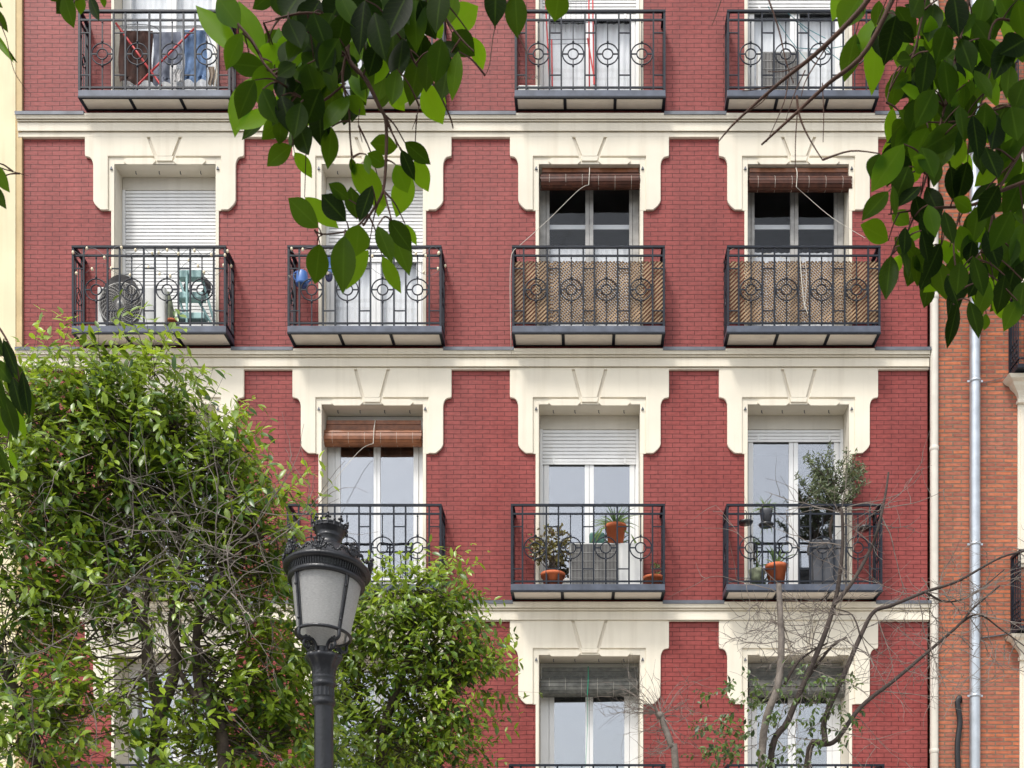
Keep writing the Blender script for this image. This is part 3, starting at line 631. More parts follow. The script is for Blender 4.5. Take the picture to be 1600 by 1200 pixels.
# ------------------------------------------------------------------ things on and in the openings
def face(o, *a): return o
def revY(r): return Y0 + ROWS[r]['kr']*Y0
def blind(r, xa, xb, ya, yb_, Y, mat, label, batten='blindorange', rollr=None, tilt=0, cordm='cord', cordx=None, cordend=None):
    X0, X1 = PX(xa, Y), PX(xb, Y); zt, zb = PZ(ya, Y), PZ(yb_, Y); H = zt-zb
    t_ = thing('rolled_blind', ((X0+X1)/2, Y, zt), label, 'blind', 'rolled slat blinds')
    a = MB(); a.box(X0+.01, X1-.01, Y-.012, Y+.012, zt-.055, zt); a.build('batten', M[batten], t_, bevel=.003)
    rr = rollr or H*.34; zc_ = zb+rr
    a = MB(); n = 15
    # hanging slats between batten and roll
    zz = zt-.06
    while zz > zc_+rr*.8: a.box(X0+.006, X1-.006, Y-.006, Y+.004, zz-.013, zz); zz -= .016
    for k in range(n):
        an = 2*math.pi*k/n; ca, sa = math.cos(an), math.sin(an)
        cy, cz = Y-.02+rr*ca, zc_+rr*sa; hw = rr*math.pi/n*.93; jx = ru(-.012, .012)
        tx, tz = -sa, ca; nx_, nz_ = ca, sa; th = .006; dz = ru(-.004, .004)
        vs = []
        for xx, dd in ((X0-.004+jx, -tilt), (X1+.004+jx, tilt)):
            for s1, s2 in ((-1,-1),(1,-1),(1,1),(-1,1)):
                vs.append((xx, cy+tx*hw*s1+nx_*th*s2, cz+tz*hw*s1+nz_*th*s2+dd+dz))
        a.add(vs, [(0,1,2,3)[::-1],(4,5,6,7),(0,1,5,4),(1,2,6,5),(2,3,7,6),(3,0,4,7)])
    a.tube([(X0,Y-.02,zc_),(X1,Y-.02,zc_)], rr*.94, 12)
    a.build('slat_roll', M[mat], t_)
    for k in range(6):
        xx = X0+(X1-X0)*(k+.5)/6; c_ = MB()
        c_.ring((xx,Y-.02,zc_), rr+.008, .0022, nx=(0,1,0), seg=16, n=4); c_.build('binding_string', M['cord'], t_)
    if cordx:
        xx = PX(cordx, Y); c_ = MB()
        c_.tube(smooth_path([(xx,Y-.02,zt+.01),(xx,Y-.05-rr,zc_+rr*.8),(xx-.01,Y-.05-rr,zb-.01)]), .006, 5)
        if cordend: c_.tube(smooth_path([(xx-.01,Y-.05-rr,zb-.01)]+cordend), .0032, 5)
        c_.build('pull_cord', M[cordm], t_)
    return t_
YB = Y0-.02
blind('B', 846, 999, 263, 296, Y0+.07, 'blinddark', 'dark brown rolled blind tied up with a pale cord running diagonally down to the railing', rollr=.085, tilt=.006, cordx=921,
      cordend=[P(903,298,Y0-.02), P(855,345,Y0-.25), P(808,387,Y0-.42)])
blind('B', 1170, 1328, 263, 300, Y0+.05, 'blinddark', 'dark brown rolled blind under a bright orange batten', rollr=.09, cordx=1243, cordend=[P(1262,308,Y0), P(1300,340,Y0-.15), P(1352,372,Y0-.3)])
blind('C', 509, 659, 657, 698, revY('C')-.16, 'blindorange', 'orange varnished rolled blind above the lantern', rollr=.10, cordx=587, cordend=[P(560,706,Y0+.1), P(500,776,Y0-.2), P(472,800,Y0-.42)])
blind('D', 846, 996, 1043, 1088, revY('D')-.20, 'blindgrey', 'weathered grey rolled blind tied with a green cord', batten='blindgrey', rollr=.115, tilt=.008, cordm='greencord', cordx=919, cordend=[P(918,1130,Y0+.2), P(915,1198,Y0-.4)])
blind('D', 1170, 1326, 1043, 1090, revY('D')-.20, 'blindgrey', 'weathered grey rolled blind behind the bare tree branches', batten='blindgrey', rollr=.12)
# trellis screens behind the rails
def trellis(r, xa, xb, ya, yb_, label):
    q = ROWS[r]; Y = Y0 - q['kd']*Y0 + .045
    X0, X1, z1, z0 = PX(xa,Y), PX(xb,Y), PZ(ya,Y), PZ(yb_,Y)
    t_ = thing('trellis_screen', ((X0+X1)/2, Y, z0), label, 'trellis', 'wooden trellis screens tied inside the railings')
    nS = 4; Wd = (X1-X0)/nS
    for k in range(nS):
        pa, pb = X0+k*Wd+.002, X0+(k+1)*Wd-.002
        for sgn, yy, mt in ((1, Y, 'lath1'), (-1, Y+.008, 'lath2')):
            a = MB(); W_, H_ = pb-pa, z1-z0; c0 = -H_ + ru(0,.01); stp = .054 if sgn > 0 else .040
            while c0 < W_:
                u0, u1 = max(0, c0), min(W_, c0+H_)          # x range of the lath x = c0 + h
                if u1-u0 > .01:
                    h0, h1 = u0-c0, u1-c0; xa1, xa2 = (pa+u0, pa+u1) if sgn > 0 else (pb-u0, pb-u1)
                    d = .0085*1.41/2; th = .005
                    e = Vector((xa2-xa1, 0, h1-h0)).normalized(); nn = Vector((-e.z, 0, e.x))*(.0085 if sgn > 0 else .0095)
                    A = Vector((xa1, yy, z0+h0)); B = Vector((xa2, yy, z0+h1))
                    vs = [A-nn, B-nn, B+nn, A+nn]; vs += [v+Vector((0,th,0)) for v in vs]
                    a.add(vs, [(0,1,2,3),(7,6,5,4),(0,4,5,1),(2,6,7,3)])
                c0 += stp
            a.build('lattice_panel', M[mt], t_)
    a = MB(); a.box(X0, X1, Y+.014, Y+.017, z0, z1-.02) if False else None
    return t_
trellis('B', 804, 1036, 408, 504, 'brown diagonal lattice screen behind the railing beneath the blind with the diagonal cord')
trellis('B', 1140, 1372, 408, 504, 'brown diagonal lattice screen behind the railing of the rightmost balcony, white rope hanging over it')
a = MB(); Yr = Y0-.42; a.tube(smooth_path([P(1250,400,Yr),P(1252,430,Yr-.02),P(1256,470,Yr-.02),P(1262,490,Yr-.02)]), .006, 5); a.tube(smooth_path([P(1258,402,Yr-.03),P(1260,440,Yr-.03),P(1257,482,Yr-.03)]), .004, 5)
a.tube(smooth_path([P(1138,392,Yr),P(1160,384,Yr),P(1176,402,Yr),P(1200,396,Yr),P(1230,405,Yr)]), .003, 4)
tag(a.build('rope', M['cord']), 'frayed white rope hanging over the lattice on the rightmost balcony', 'rope')
a = MB(); Yr = Y0-.46; a.tube(smooth_path([P(806,388,Yr),P(799,400,Yr),P(797,440,Yr),P(798,522,Yr),P(799,556,Y0-.16)]), .004, 5); tag(a.build('hanging_cord', M['cord']), 'thin pale cord hanging down the left side of the lattice balcony', 'cord')
# air conditioners
def acbox(t_, X0, X1, Yf, Yb, z0, z1):
    a = MB(); a.box(X0, X1, Yf, Yb, z0+.03, z1); o = a.build('casing', M['acbody'], t_, bevel=.012)
    for xx in (X0+.06, X1-.12):
        f = MB(); f.box(xx, xx+.06, Yf+.03, Yb-.03, z0, z0+.03); f.build('foot', M['acdark'], t_)
    return o
def floorz(r): return FLOORZ[r]+.006
# B1 round fan
Yc = Y0-.26; t_ = thing('air_conditioner', (PX(200,Yc), Yc, floorz('B')), 'white air conditioner with a big round spiral fan grille', 'air conditioner', 'air conditioners on the balconies')
zf = floorz('B'); acbox(t_, PX(152,Yc), PX(258,Yc), Yc, Y0-.03, zf, PZ(448,Yc))
cc = P(189,476,Yc); cc.y = Yc-.005
a = MB()
for k in range(11): a.ring(cc+Vector((0,-.012-.02*math.cos(k/11*1.5),0)), .03+k*.0222, .0022, seg=36, n=4)
a.ring(cc+Vector((0,-.006,0)), .272, .012, seg=40, n=6)
for k in range(26):
    pts = []
    for j in range(8):
        rr_ = .03+.24*j/7; an = 2*math.pi*k/26 + .9*j/7; pts.append(cc+Vector((rr_*math.cos(an), -.03+.02*j/7, rr_*math.sin(an))))
    a.tube(pts, .0045, 4, cap=False)
a.build('fan_grille', M['wiregrey'], t_)
a = MB(); a.lathe((0,0,0), [(.001,0),(.27,0)], 32)
a.v = [(cc.x+x, cc.y-.001, cc.z+y) for x, y, z in a.v]; a.build('fan_opening', M['acdark'], t_)
a = MB(); a.ball(cc+Vector((0,-.035,0)), .032, 12, 8); a.build('fan_hub', M['acbody'], t_)
# C3 vertical grille
def acgrille(r, x0, x1, xg0, xg1, y1, label, Yc, n=34):
    zf = floorz(r); t_ = thing('air_conditioner', (PX((x0+x1)/2,Yc), Yc, zf), label, 'air conditioner', 'air conditioners on the balconies')
    acbox(t_, PX(x0,Yc), PX(x1,Yc), Yc, Y0-.02, zf, PZ(y1,Yc))
    a = MB(); X0, X1 = PX(xg0,Yc), PX(xg1,Yc); za, zb2 = zf+.045, PZ(y1+3,Yc)
    a.box(X0, X1, Yc-.004, Yc-.001, za, zb2); a.build('fan_opening', M['acdark'], t_)
    a = MB()
    for k in range(n+1): xx = X0+(X1-X0)*k/n; a.box(xx-.0035, xx+.0035, Yc-.016, Yc-.006, za, zb2)
    for k in range(6): zz = za+(zb2-za)*k/5; a.box(X0-.003, X1+.003, Yc-.022, Yc-.0165, zz-.003, zz+.003)
    a.build('fan_grille', M['wiregrey'], t_)
acgrille('C', 889, 1004, 893, 966, 848, 'wide white air conditioner with a vertical-bar grille, plant pots standing on top', Y0-.26)
acgrille('A', 1184, 1262, 1190, 1248, 80, 'white air conditioner on the top right balcony behind bare twigs', Y0-.18, 26)
# pots and plants
def pot(t_, c, r, h, mat='terra', rim=True, saucer=None, soil=True):
    a = MB(); pr = [(r*.70,0),(r*.93,h*.80)] + ([(r*1.04,h*.80),(r*1.06,h),(r*.94,h),(r*.9,h*.86)] if rim else [(r,h),(r*.92,h),(r*.88,h*.9)])
    a.lathe(c, [(.001,0)]+pr, 24); o = a.build('pot', M[mat], t_)
    s_ = MB(); s_.lathe(c+Vector((0,0,h*.87)), [(.001,0),(r*.93,0)], 20); s_.build('soil', M['soil'], t_)
    if saucer: b2 = MB(); b2.lathe(c-Vector((0,0,.025)), [(.001,0),(r*.8,0),(r*.98,.03),(r*.95,.03),(r*.78,.006),(.001,.006)], 24); b2.build('saucer', M[saucer], t_)
    return o
def leaf_cloud(t_, c, rx, ry, rz, n, L, wd, mat, stems=14, root=None, clump=4, ages=(0,1), droop=.2):
    a = LMB(); st_ = MB()
    for k in range(n):
        while True:
            v = Vector((ru(-1,1), ru(-1,1), ru(-1,1)))
            if .25 < v.length < 1: break
        p = c + Vector((v.x*rx, v.y*ry, v.z*rz))
        if k < stems and root is not None:
            m_ = (root+p)*.5+Vector((ru(-.03,.03),0,.02)); st_.tube(smooth_path([root, m_, p], 4), [.006*(1-.1*i) if i < 9 else .001 for i in range(9)], 5)
        for j in range(clump):
            d = Vector((ru(-1,1), ru(-1,1), ru(-.6,1)))+v*.8; d.normalize(); l = L*ru(.7,1.2)
            q_ = p+Vector((ru(-1,1), ru(-1,1), ru(-1,1)))*L*.5
            a.leaf(q_, q_+d*l, wd*ru(.8,1.2), (ru(-1,1), -1.2, ru(-.3,1.2)), st=3, age=ru(*ages))
    a.build('foliage', M[mat], t_)
    if root is not None: st_.build('stem', M['bark'], t_)
def straps(t_, base, n, L, wd, mat, spread=1.0, up=1.0, ages=(0,1)):
    a = LMB()
    for k in range(n):
        an = ru(0, 2*math.pi); el = ru(.3, 1.4)*up; l = L*ru(.6,1.15)
        d = Vector((math.cos(an)*math.cos(el)*spread, math.sin(an)*math.cos(el)*.5, math.sin(el)))
        p = Vector(base); pts = [p.copy()]
        for j in range(6): p = p + d*l/6; d = (d+Vector((0,0,-.16-.1*rnd()))).normalized(); pts.append(p.copy())
        n0 = len(a.v); vs = []; nrm = Vector((0,-1,.3)); uv = []
        for j, q_ in enumerate(pts):
            tt = (pts[min(j+1,6)]-pts[max(j-1,0)]).normalized(); sd = tt.cross(nrm).normalized(); hw = wd*.5*(1-(j/6)**2*.92)
            vs += [q_-sd*hw, q_+Vector((0,hw*.3,0)), q_+sd*hw]; uv += [(-1,j/6),(0,j/6),(1,j/6)]
        fs = []
        for j in range(6): b0 = j*3; fs += [(b0,b0+1,b0+4,b0+3),(b0+1,b0+2,b0+5,b0+4)]
        a.add(vs, fs, True); a.uv.extend(uv); a.age.extend([ru(*ages)]*len(vs))
    a.build('foliage', M[mat], t_)
def potted(name, label, cat, c, r, h, group=None, **kw):
    t_ = thing(name, c, label, cat, group or 'potted plants on the balconies'); pot(t_, c, r, h, **kw); return t_
def base(px, Y, z): return Vector((PX(px,Y), Y, z))
zc3 = floorz('C'); Yp = Y0-.30
c = base(864, Yp, zc3); t_ = potted('potted_plant', 'bushy jade plant with reddish leaves in a terracotta pot left of the air conditioner', 'plant', c, .15, .20)
leaf_cloud(t_, P(860,852,Yp), .27, .14, .26, 190, .045, .03, 'jade', 26, c+Vector((0,0,.18)), 4)
Yp = Y0-.16; zt_ = PZ(848,Y0-.26)+.003
c = base(962, Yp, zt_+.0); t_ = potted('potted_plant', 'spiky strap-leaved plant in a terracotta pot on top of the air conditioner', 'plant', c, .135, .24, saucer=None)
straps(t_, c+Vector((0,0,.22)), 46, .34, .022, 'strap', 1.0, 1.0)
a = LMB()
for tx, ty in ((922,848),(930,845),(1001,862)):
    b0 = c+Vector((0,-.05,.23)); e = P(tx,ty,Yp-.12); m_ = b0*.4+e*.6+Vector((0,0,.10)); a.leaf(b0, m_, .03, (0,-1,.4), st=4, age=.2); a.leaf(m_, e, .03, (0,-1,.4), st=4, age=.1)
a.build('trailing_leaf', M['strap'], t_)
a = MB(); X0, X1 = PX(921,Yp), PX(945,Yp); zb2 = zt_; a.box(X0, X1, Yp-.07, Yp+.07, zb2, zb2+.15); o = a.build('green_container', M['greenplastic'], bevel=.03); tag(o, 'dull green plastic container on top of the air conditioner', 'container')
Yp = Y0-.26; c = base(1021, Yp, zc3); t_ = potted('potted_plant', 'small terracotta pot with a tiny succulent at the right end of the balcony', 'plant', c, .125, .17)
straps(t_, c+Vector((.03,0,.15)), 12, .12, .02, 'strap'); leaf_cloud(t_, c+Vector((.02,0,.30)), .04, .03, .05, 14, .04, .015, 'strap', 4, c+Vector((.02,0,.15)), 3)
# C4
Yp = Y0-.30
c = base(1213, Yp, zc3+.04); t_ = potted('potted_plant', 'terracotta pot with long green strap leaves between the door leaves', 'plant', c, .135, .27, saucer='terradark')
straps(t_, c+Vector((0,0,.24)), 20, .34, .024, 'strap', 1.1, 1.1)
c = base(1183, Yp, zc3+.01); t_ = potted('potted_plant', 'mottled greenish pot with one drooping yellow stem', 'plant', c, .105, .24, mat='pot2', rim=False)
straps(t_, c+Vector((0,0,.22)), 7, .28, .018, 'strap', .7, 1.2)
Yq = Y0-.40
c = base(1197, Yq, PZ(818,Yq)); t_ = potted('potted_plant', 'small dark pot of yellow-green grass held in a ring on the railing', 'plant', c, .085, .17, mat='greyplanter', rim=False)
straps(t_, c+Vector((0,0,.16)), 40, .20, .014, 'strap', 1.2, .9, (0,.2)); straps(t_, c+Vector((0,0,.05)), 8, .22, .014, 'strap', .5, -.6, (0,.3))
for i, (px, py) in enumerate(((1165,817),(1197,821),(1351,826))):
    cc = P(px,py,Yq); a = MB(); a.lathe(cc, [(.001,-.012),(.085,-.012),(.098,.012),(.094,.012),(.08,-.004),(.001,-.004)], 22)
    t_ = thing('pot_holder', cc, ['empty black ring dish hooked inside the railing at its left end','black ring dish carrying the small pot of yellow-green grass','empty black ring dish hooked inside the railing at its right end'][i], 'pot holder', 'ring pot holders on the railing')
    a.build('dish', M['castiron'], t_); b2 = MB(); b2.tube(smooth_path([cc+Vector((0,-.09,0)), cc+Vector((0,-.10,.10)), P(px,799,Y0-.5)+Vector((0,.03,.02))]), .006, 5); b2.build('hook', M['castiron'], t_)
Yp = Y0-.27; X0, X1 = PX(1266,Yp), PX(1313,Yp)
t_ = thing('olive_shrub', (PX(1290,Yp), Yp, zc3), 'tall airy olive-like shrub in a grey planter on the rightmost balcony', 'plant', 'potted plants on the balconies')
a = MB(); zt_ = PZ(846,Yp)
a.add([(X0+.02,Yp-.15,zc3),(X1-.02,Yp-.15,zc3),(X1-.02,Yp+.15,zc3),(X0+.02,Yp+.15,zc3),(X0,Yp-.17,zt_-.14),(X1,Yp-.17,zt_-.14),(X1,Yp+.17,zt_-.14),(X0,Yp+.17,zt_-.14)], [(0,3,2,1),(0,1,5,4),(1,2,6,5),(2,3,7,6),(3,0,4,7),(4,5,6,7)])
a.box(X0-.012, X1+.012, Yp-.182, Yp+.182, zt_-.139, zt_-.02); a.build('planter', M['greyplanter'], t_, bevel=.012)
w_ = MB(); tr0 = Vector((PX(1300,Yp), Yp, zt_-.03)); k1 = P(1303,800,Yp); k2 = P(1308,775,Yp)
w_.tube(smooth_path([tr0, P(1297,825,Yp), k1, k2]), [.022-.0006*i for i in range(16)], 8)
lf = LMB()
for k in range(42):
    an = ru(0, 2*math.pi); rr_ = math.sqrt(ru(.1,1)); e = P(1302+rr_*58*math.cos(an), 740+rr_*50*math.sin(an)*(.95 if math.sin(an) < 0 else .7), Yp+ru(-.3,.25))
    s0 = k2 if rnd() < .6 else k1; m_ = s0*.5+e*.5+Vector((ru(-.06,.06), ru(-.05,.05), ru(-.08,.02)))
    pth = smooth_path([s0, m_, e], 6); w_.tube(pth, [.009*(1-i/len(pth))+.002 for i in range(len(pth))], 5)
    for q_ in pth[5:]:
        for j in range(8):
            d = Vector((ru(-1,1), ru(-1,1), ru(-.5,1))).normalized(); l = ru(.045,.08); s1 = q_+Vector((ru(-.035,.035), ru(-.035,.035), ru(-.035,.035)))
            lf.leaf(s1, s1+d*l, .015, (ru(-1,1),-1,ru(-.5,1)), st=3, age=rnd())
w_.build('trunk', M['bark'], t_); lf.build('crown', M['olive'], t_)
# wire shelf
Yp = Y0-.22; a = MB()
for k in range(9): xx = PX(1150+k*4,Yp); a.tube([(xx,Yp-.12,zc3+.14),(xx,Yp+.08,zc3+.14)], .003, 4)
for yy in (Yp-.12, Yp+.08):
    a.tube([(PX(1150,Yp),yy,zc3+.14),(PX(1182,Yp),yy,zc3+.14)], .004, 4)
    for px in (1151,1181): a.tube([(PX(px,Yp),yy,zc3),(PX(px,Yp),yy,zc3+.14)], .004, 4)
tag(a.build('wire_rack', M['wire']), 'low wire rack on the floor under the greenish pot', 'rack')
# B1 things
zf = floorz('B'); Yp = Y0-.24
t_ = thing('stepladder', base(308,Yp,zf), 'teal folding step stool leaning in the balcony corner', 'stepladder')
for k, (ya, yb_) in enumerate(((427,439),(462,472),(495,505))):
    a = MB(); a.box(PX(281,Yp), PX(318+k*3,Yp), Yp-.10+k*-.02, Yp+.04, PZ(yb_,Yp), PZ(ya,Yp)); a.build('tread', M['teal'], t_, bevel=.01)
a = MB(); a.tube([P(292,424,Yp-.13),P(292,505,Yp-.13)], .016, 8); a.build('leg', M['teal'], t_)
for q1, q2, dy in (((281,440),(292,470),-.05),((315,432),(335,504),.06),((310,470),(330,505),.02),((281,470),(290,500),0)):
    a = MB(); a.tube([P(*q1,Yp+dy),P(*q2,Yp+dy)], .016, 8); a.build('leg', M['teal'], t_)
cc = P(307,448,Yp+.10); a = MB()
for k in range(4): a.ring(cc+Vector((0,-.02*k+.04,0)), .16-.012*k, .02, nx=(1,0,0), nz=(0,.1,1), seg=24)
tag(a.build('hose_coil', M['acdark']), 'dark coiled hose hanging behind the teal step stool', 'hose')
c = base(269.5,Yp-.05,zf); t_ = thing('umbrella_pot', c, 'small orange pot holding a rolled grey-green parasol beside the step stool', 'pot', None)
a = MB(); a.lathe(c, [(.001,0),(.05,0),(.062,.12),(.066,.12),(.068,.15),(.06,.15),(.055,.10)], 18); a.build('pot', M['terra'], t_)
a = MB(); a.lathe((0,0,0), [(.045,.12),(.05,.25),(.035,.42),(.01,.52),(.001,.52)], 10, wob=lambda a_, z: .15*math.sin(5*a_)); a.v = [(c.x+x-.10*z, c.y+y, c.z+z) for x, y, z in a.v]; a.build('rolled_parasol', M['pot2'], t_)
# string lights
def lights(r, xa, xb, label, seedv, ys=((395,404),(432,424))):
    random.seed(seedv); Yl = Y0-ROWS[r]['kd']*Y0-.02
    t_ = thing('string_lights', P((xa+xb)/2, 400, Yl), label, 'string lights', 'bulb strings along the railings'); cb = MB()
    rows_ = []
    pts = [P(xa+(xb-xa)*i/20, 392+6*math.sin(i*1.9)+ru(-2,3), Yl) for i in range(21)]
    pts2 = [P(xb-(xb-xa)*i/16, 420+9*math.sin(i*1.3)+ru(-3,3), Yl+.04) for i in range(17)]
    side = [P(xb,392,Yl), P(xb+5,398,Yl+.12), P(xb+9,412,Yl+.24), P(xb+12,430,Yl+.34)]
    for pl in (pts, pts2, side):
        cb.tube(smooth_path(pl, 3), .0028, 4)
        for i, p in enumerate(pl):
            if i % 2 == 0 or rnd() < .25:
                d = Vector((ru(-.5,.5), 0, ru(-1,.6))).normalized()*.03; b2 = MB(); b2.ball(p+d, .0165, 8, 6, 1.35); b2.build('bulb', M['bulb'], t_)
    cb.build('cable', M['wire'], t_); return t_
lights('B', 116, 352, 'string of small cream bulbs wound along the railing in front of the round fan', 3)
lights('B', 453, 688, 'string of small cream bulbs wound along the railing beside the blue watering can', 4)
# B2: watering can and hanging brush
Yp = Y0-.33; t_ = thing('watering_can', P(472,447,Yp), 'blue plastic watering can hooked on the left end of the railing', 'watering can')
a = MB(); c = P(472,446,Yp); a.lathe(c, [(.001,0),(.075,0),(.08,.02),(.07,.15),(.06,.17),(.02,.175)], 18); a.build('body', M['blue'], t_)
a = MB(); a.tube(smooth_path([c+Vector((.06,0,.03)), c+Vector((.13,0,.10)), c+Vector((.19,0,.17))]), [.02,.018,.016,.015,.014,.013,.012,.012,.012,.012,.012], 8); a.build('spout', M['blue'], t_)
a = MB(); a.ring(c+Vector((-.05,0,.12)), .06, .010, seg=20, a0=.5, a1=4.5); a.build('handle', M['blue'], t_)
Yp = Y0-.36; t_ = thing('dish_brush', P(514,400,Yp), 'blue handled scourer with a dark round head hanging inside the railing', 'brush')
a = MB(); a.box(PX(511,Yp), PX(519,Yp), Yp-.01, Yp+.01, PZ(428,Yp), PZ(402,Yp)); a.build('handle', M['blue'], t_, bevel=.004)
a = MB(); a.lathe((0,0,0), [(.001,-.015),(.045,-.015),(.05,0),(.045,.015),(.001,.015)], 18); c = P(514,432,Yp); a.v = [(c.x+x, c.y+z, c.z+y) for x, y, z in a.v]; a.build('head', M['navy'], t_)
# A1: airer with laundry
def cloth(name, mat, label, x0, x1, y0, y1, Y, seedv, taper=0., cut=None):
    random.seed(seedv); nx_, nz_ = 16, 22; vs = []; ph = ru(0,6)
    for sidey in (0, 1):
        for j in range(nz_+1):
            for i in range(nx_+1):
                u, v = i/nx_, j/nz_
                px = x0+(x1-x0)*(u+taper*(u-.5)*v) + 1.2*math.sin(v*7+ph); py = y0+(y1-y0)*v*(1-(.10*abs(math.sin(u*5+ph)) if v > .9 else 0))
                yy = Y + sidey*.012 + .022*math.sin(u*11+ph+v*2)*(.3+v) + .010*math.sin(u*23+v*9)
                vs.append(P(px, py, yy))
    n = (nx_+1)*(nz_+1); fs = []
    for sdy in (0, 1):
        for j in range(nz_):
            for i in range(nx_):
                if cut and cut(i/nx_, j/nz_): continue
                a0 = sdy*n+j*(nx_+1)+i; f = (a0, a0+1, a0+nx_+2, a0+nx_+1); fs.append(f if sdy else f[::-1])
    a = MB(); a.add(vs, fs, True); return tag(a.build(name, M[mat]), label, {'brown_garment':'garment','jeans':'jeans','cloth':'cloth'}[name])
Yp = Y0-.17
t_ = thing('drying_rack', P(245,134,Yp), 'folding clothes airer with crossed red legs behind the top left railing', 'drying rack')
for q1, q2 in (((181,36),(252,134)),((306,42),(214,134))):
    a = MB(); a.tube([P(*q1,Yp-.05),P(*q2,Yp-.05)], .014, 8); a.build('leg', M['red'], t_)
a = MB()
for k in range(5): a.tube([P(180,41+k,Yp+.03*k),P(326,40+k,Yp+.03*k)], .003, 4)
a.tube(smooth_path([P(180,41,Yp),P(210,38,Yp),P(240,41,Yp-.04),P(252,52,Yp-.05)]), .005, 5); a.tube(smooth_path([P(306,40,Yp),P(320,46,Yp),P(338,95,Yp),P(330,134,Yp)]), .005, 5)
a.build('line_frame', M['wire'], t_)
cloth('brown_garment', 'brown_cloth', 'ruffled dark brown garment drying on the airer', 186, 238, 48, 134, Yp+.04, 1)
cloth('jeans', 'grey_cloth', 'washed grey jeans drying in the middle of the airer', 239, 283, 50, 136, Yp+.03, 2, cut=lambda u, v: v > .55 and u > .62)
cloth('jeans', 'blue_cloth', 'faded blue jeans drying at the right of the airer', 288, 323, 47, 132, Yp+.03, 5)
cloth('cloth', 'beige_cloth', 'beige cloth hanging low at the right end of the airer', 326, 336, 104, 135, Yp+.05, 6)
cloth('cloth', 'white_cloth', 'small white cloth hanging low between the two pairs of jeans', 270, 284, 108, 129, Yp+.06, 7)
# A3: folded red airer, white trough
Yp = Y0-.20; t_ = thing('drying_rack', P(890,135,Yp), 'folded upright airer with thin red tubes at the top of the third window', 'drying rack')
for q1, q2 in (((852,-6),(859,135)),((920,-10),(921,135)),((926,-10),(928,132)),((862,62),(863,135)),((918,60),(930,132))):
    a = MB(); a.tube([P(*q1,Yp),P(*q2,Yp)], .0095, 8); a.build('leg', M['red'], t_)
a = MB()
for y_ in (3, 20, 36, 62, 69): a.tube([P(855,y_,Yp),P(922,y_-1,Yp)], .004, 5)
for x_ in range(860, 920, 8): a.tube([P(x_,3,Yp+.01),P(x_,50,Yp+.01)], .0025, 4)
a.build('line_frame', M['wire'], t_)
t_ = thing('planter_trough', base(828,Y0-.2,floorz('A')), 'small white trough with dry twigs on the floor of the third top balcony', 'planter')
a = MB(); Yp = Y0-.2; a.box(PX(810,Yp), PX(846,Yp), Yp-.07, Yp+.07, floorz('A')+.0, floorz('A')+.12); a.build('trough', M['acbody'], t_, bevel=.008)
a = MB()
for k in range(12): x_ = ru(812,845); a.tube([P(x_,124,Yp), P(x_+ru(-6,8),119+ru(-3,2),Yp-.03)], .003, 4)
a.build('dry_twig', M['barkgrey'], t_)
# A4 teal clothes line wires
a = MB(); Yw = Y0-.30
for q1, q2 in (((1228,18),(1290,60)),((1240,30),(1320,100)),((1245,75),(1330,70)),((1200,10),(1262,96))): a.tube(smooth_path([P(*q1,Yw), P((q1[0]+q2[0])/2,(q1[1]+q2[1])/2+4,Yw+.05), P(*q2,Yw)]), .005, 5)
tag(a.build('clothes_line', M['tealwire']), 'teal clothes line wires criss-crossing the top right balcony', 'clothes line')

# ------------------------------------------------------------------ street lamp
F = F*YS; YS = 1.0                               # from here on plain metres
random.seed(21); YL = 6.0; q = YL/F
ax = PX(506, YL); lamp = thing('street_lamp', (ax, YL, 0), 'ornate black cast iron street lamp with a frosted glass lantern and crown finial', 'street lamp')
zt = lambda p: PZ(p, YL)
flute = lambda a_, z: .03*math.cos(12*a_)
pr = [(.17,0),(.17,.25),(.14,.30),(.12,.9),(.10,1.0),(15.2*q,1.1),(14.6*q,zt(1099))]
a = MB(); a.lathe((ax,YL,0), pr, 28); a.build('pole', M['castiron'], lamp)
zt0 = zt; zt = lambda p: zt0(p+4)
a = MB(); a.lathe((ax,YL,0), [(14.8*q,zt(1100)),(17.8*q,zt(1097)),(18.2*q,zt(1092)),(16*q,zt(1088)),(17*q,zt(1085))], 28)
a.lathe((ax,YL,0), [(15.8*q,zt(1086)),(15.2*q,zt(1070))], 48, smooth=False, wob=lambda a_, z: .05*math.cos(16*a_))
a.lathe((ax,YL,0), [(15.5*q,zt(1071)),(18.3*q,zt(1068)),(18.6*q,zt(1063)),(16.6*q,zt(1060)),(18.4*q,zt(1057)),(17.6*q,zt(1053))], 28)
a.lathe((ax,YL,0), [(17.2*q,zt(1054)),(18*q,zt(1046)),(20*q,zt(1038)),(24*q,zt(1031)),(27.6*q,zt(1026)),(28.2*q,zt(1022)),(26*q,zt(1019)),(12*q,zt(1018)),(.001,zt(1018))], 64, wob=lambda a_, z: (.055*math.cos(8*a_) if z > zt(1044) else .03*math.cos(16*a_)))
a.build('capital', M['castiron'], lamp)
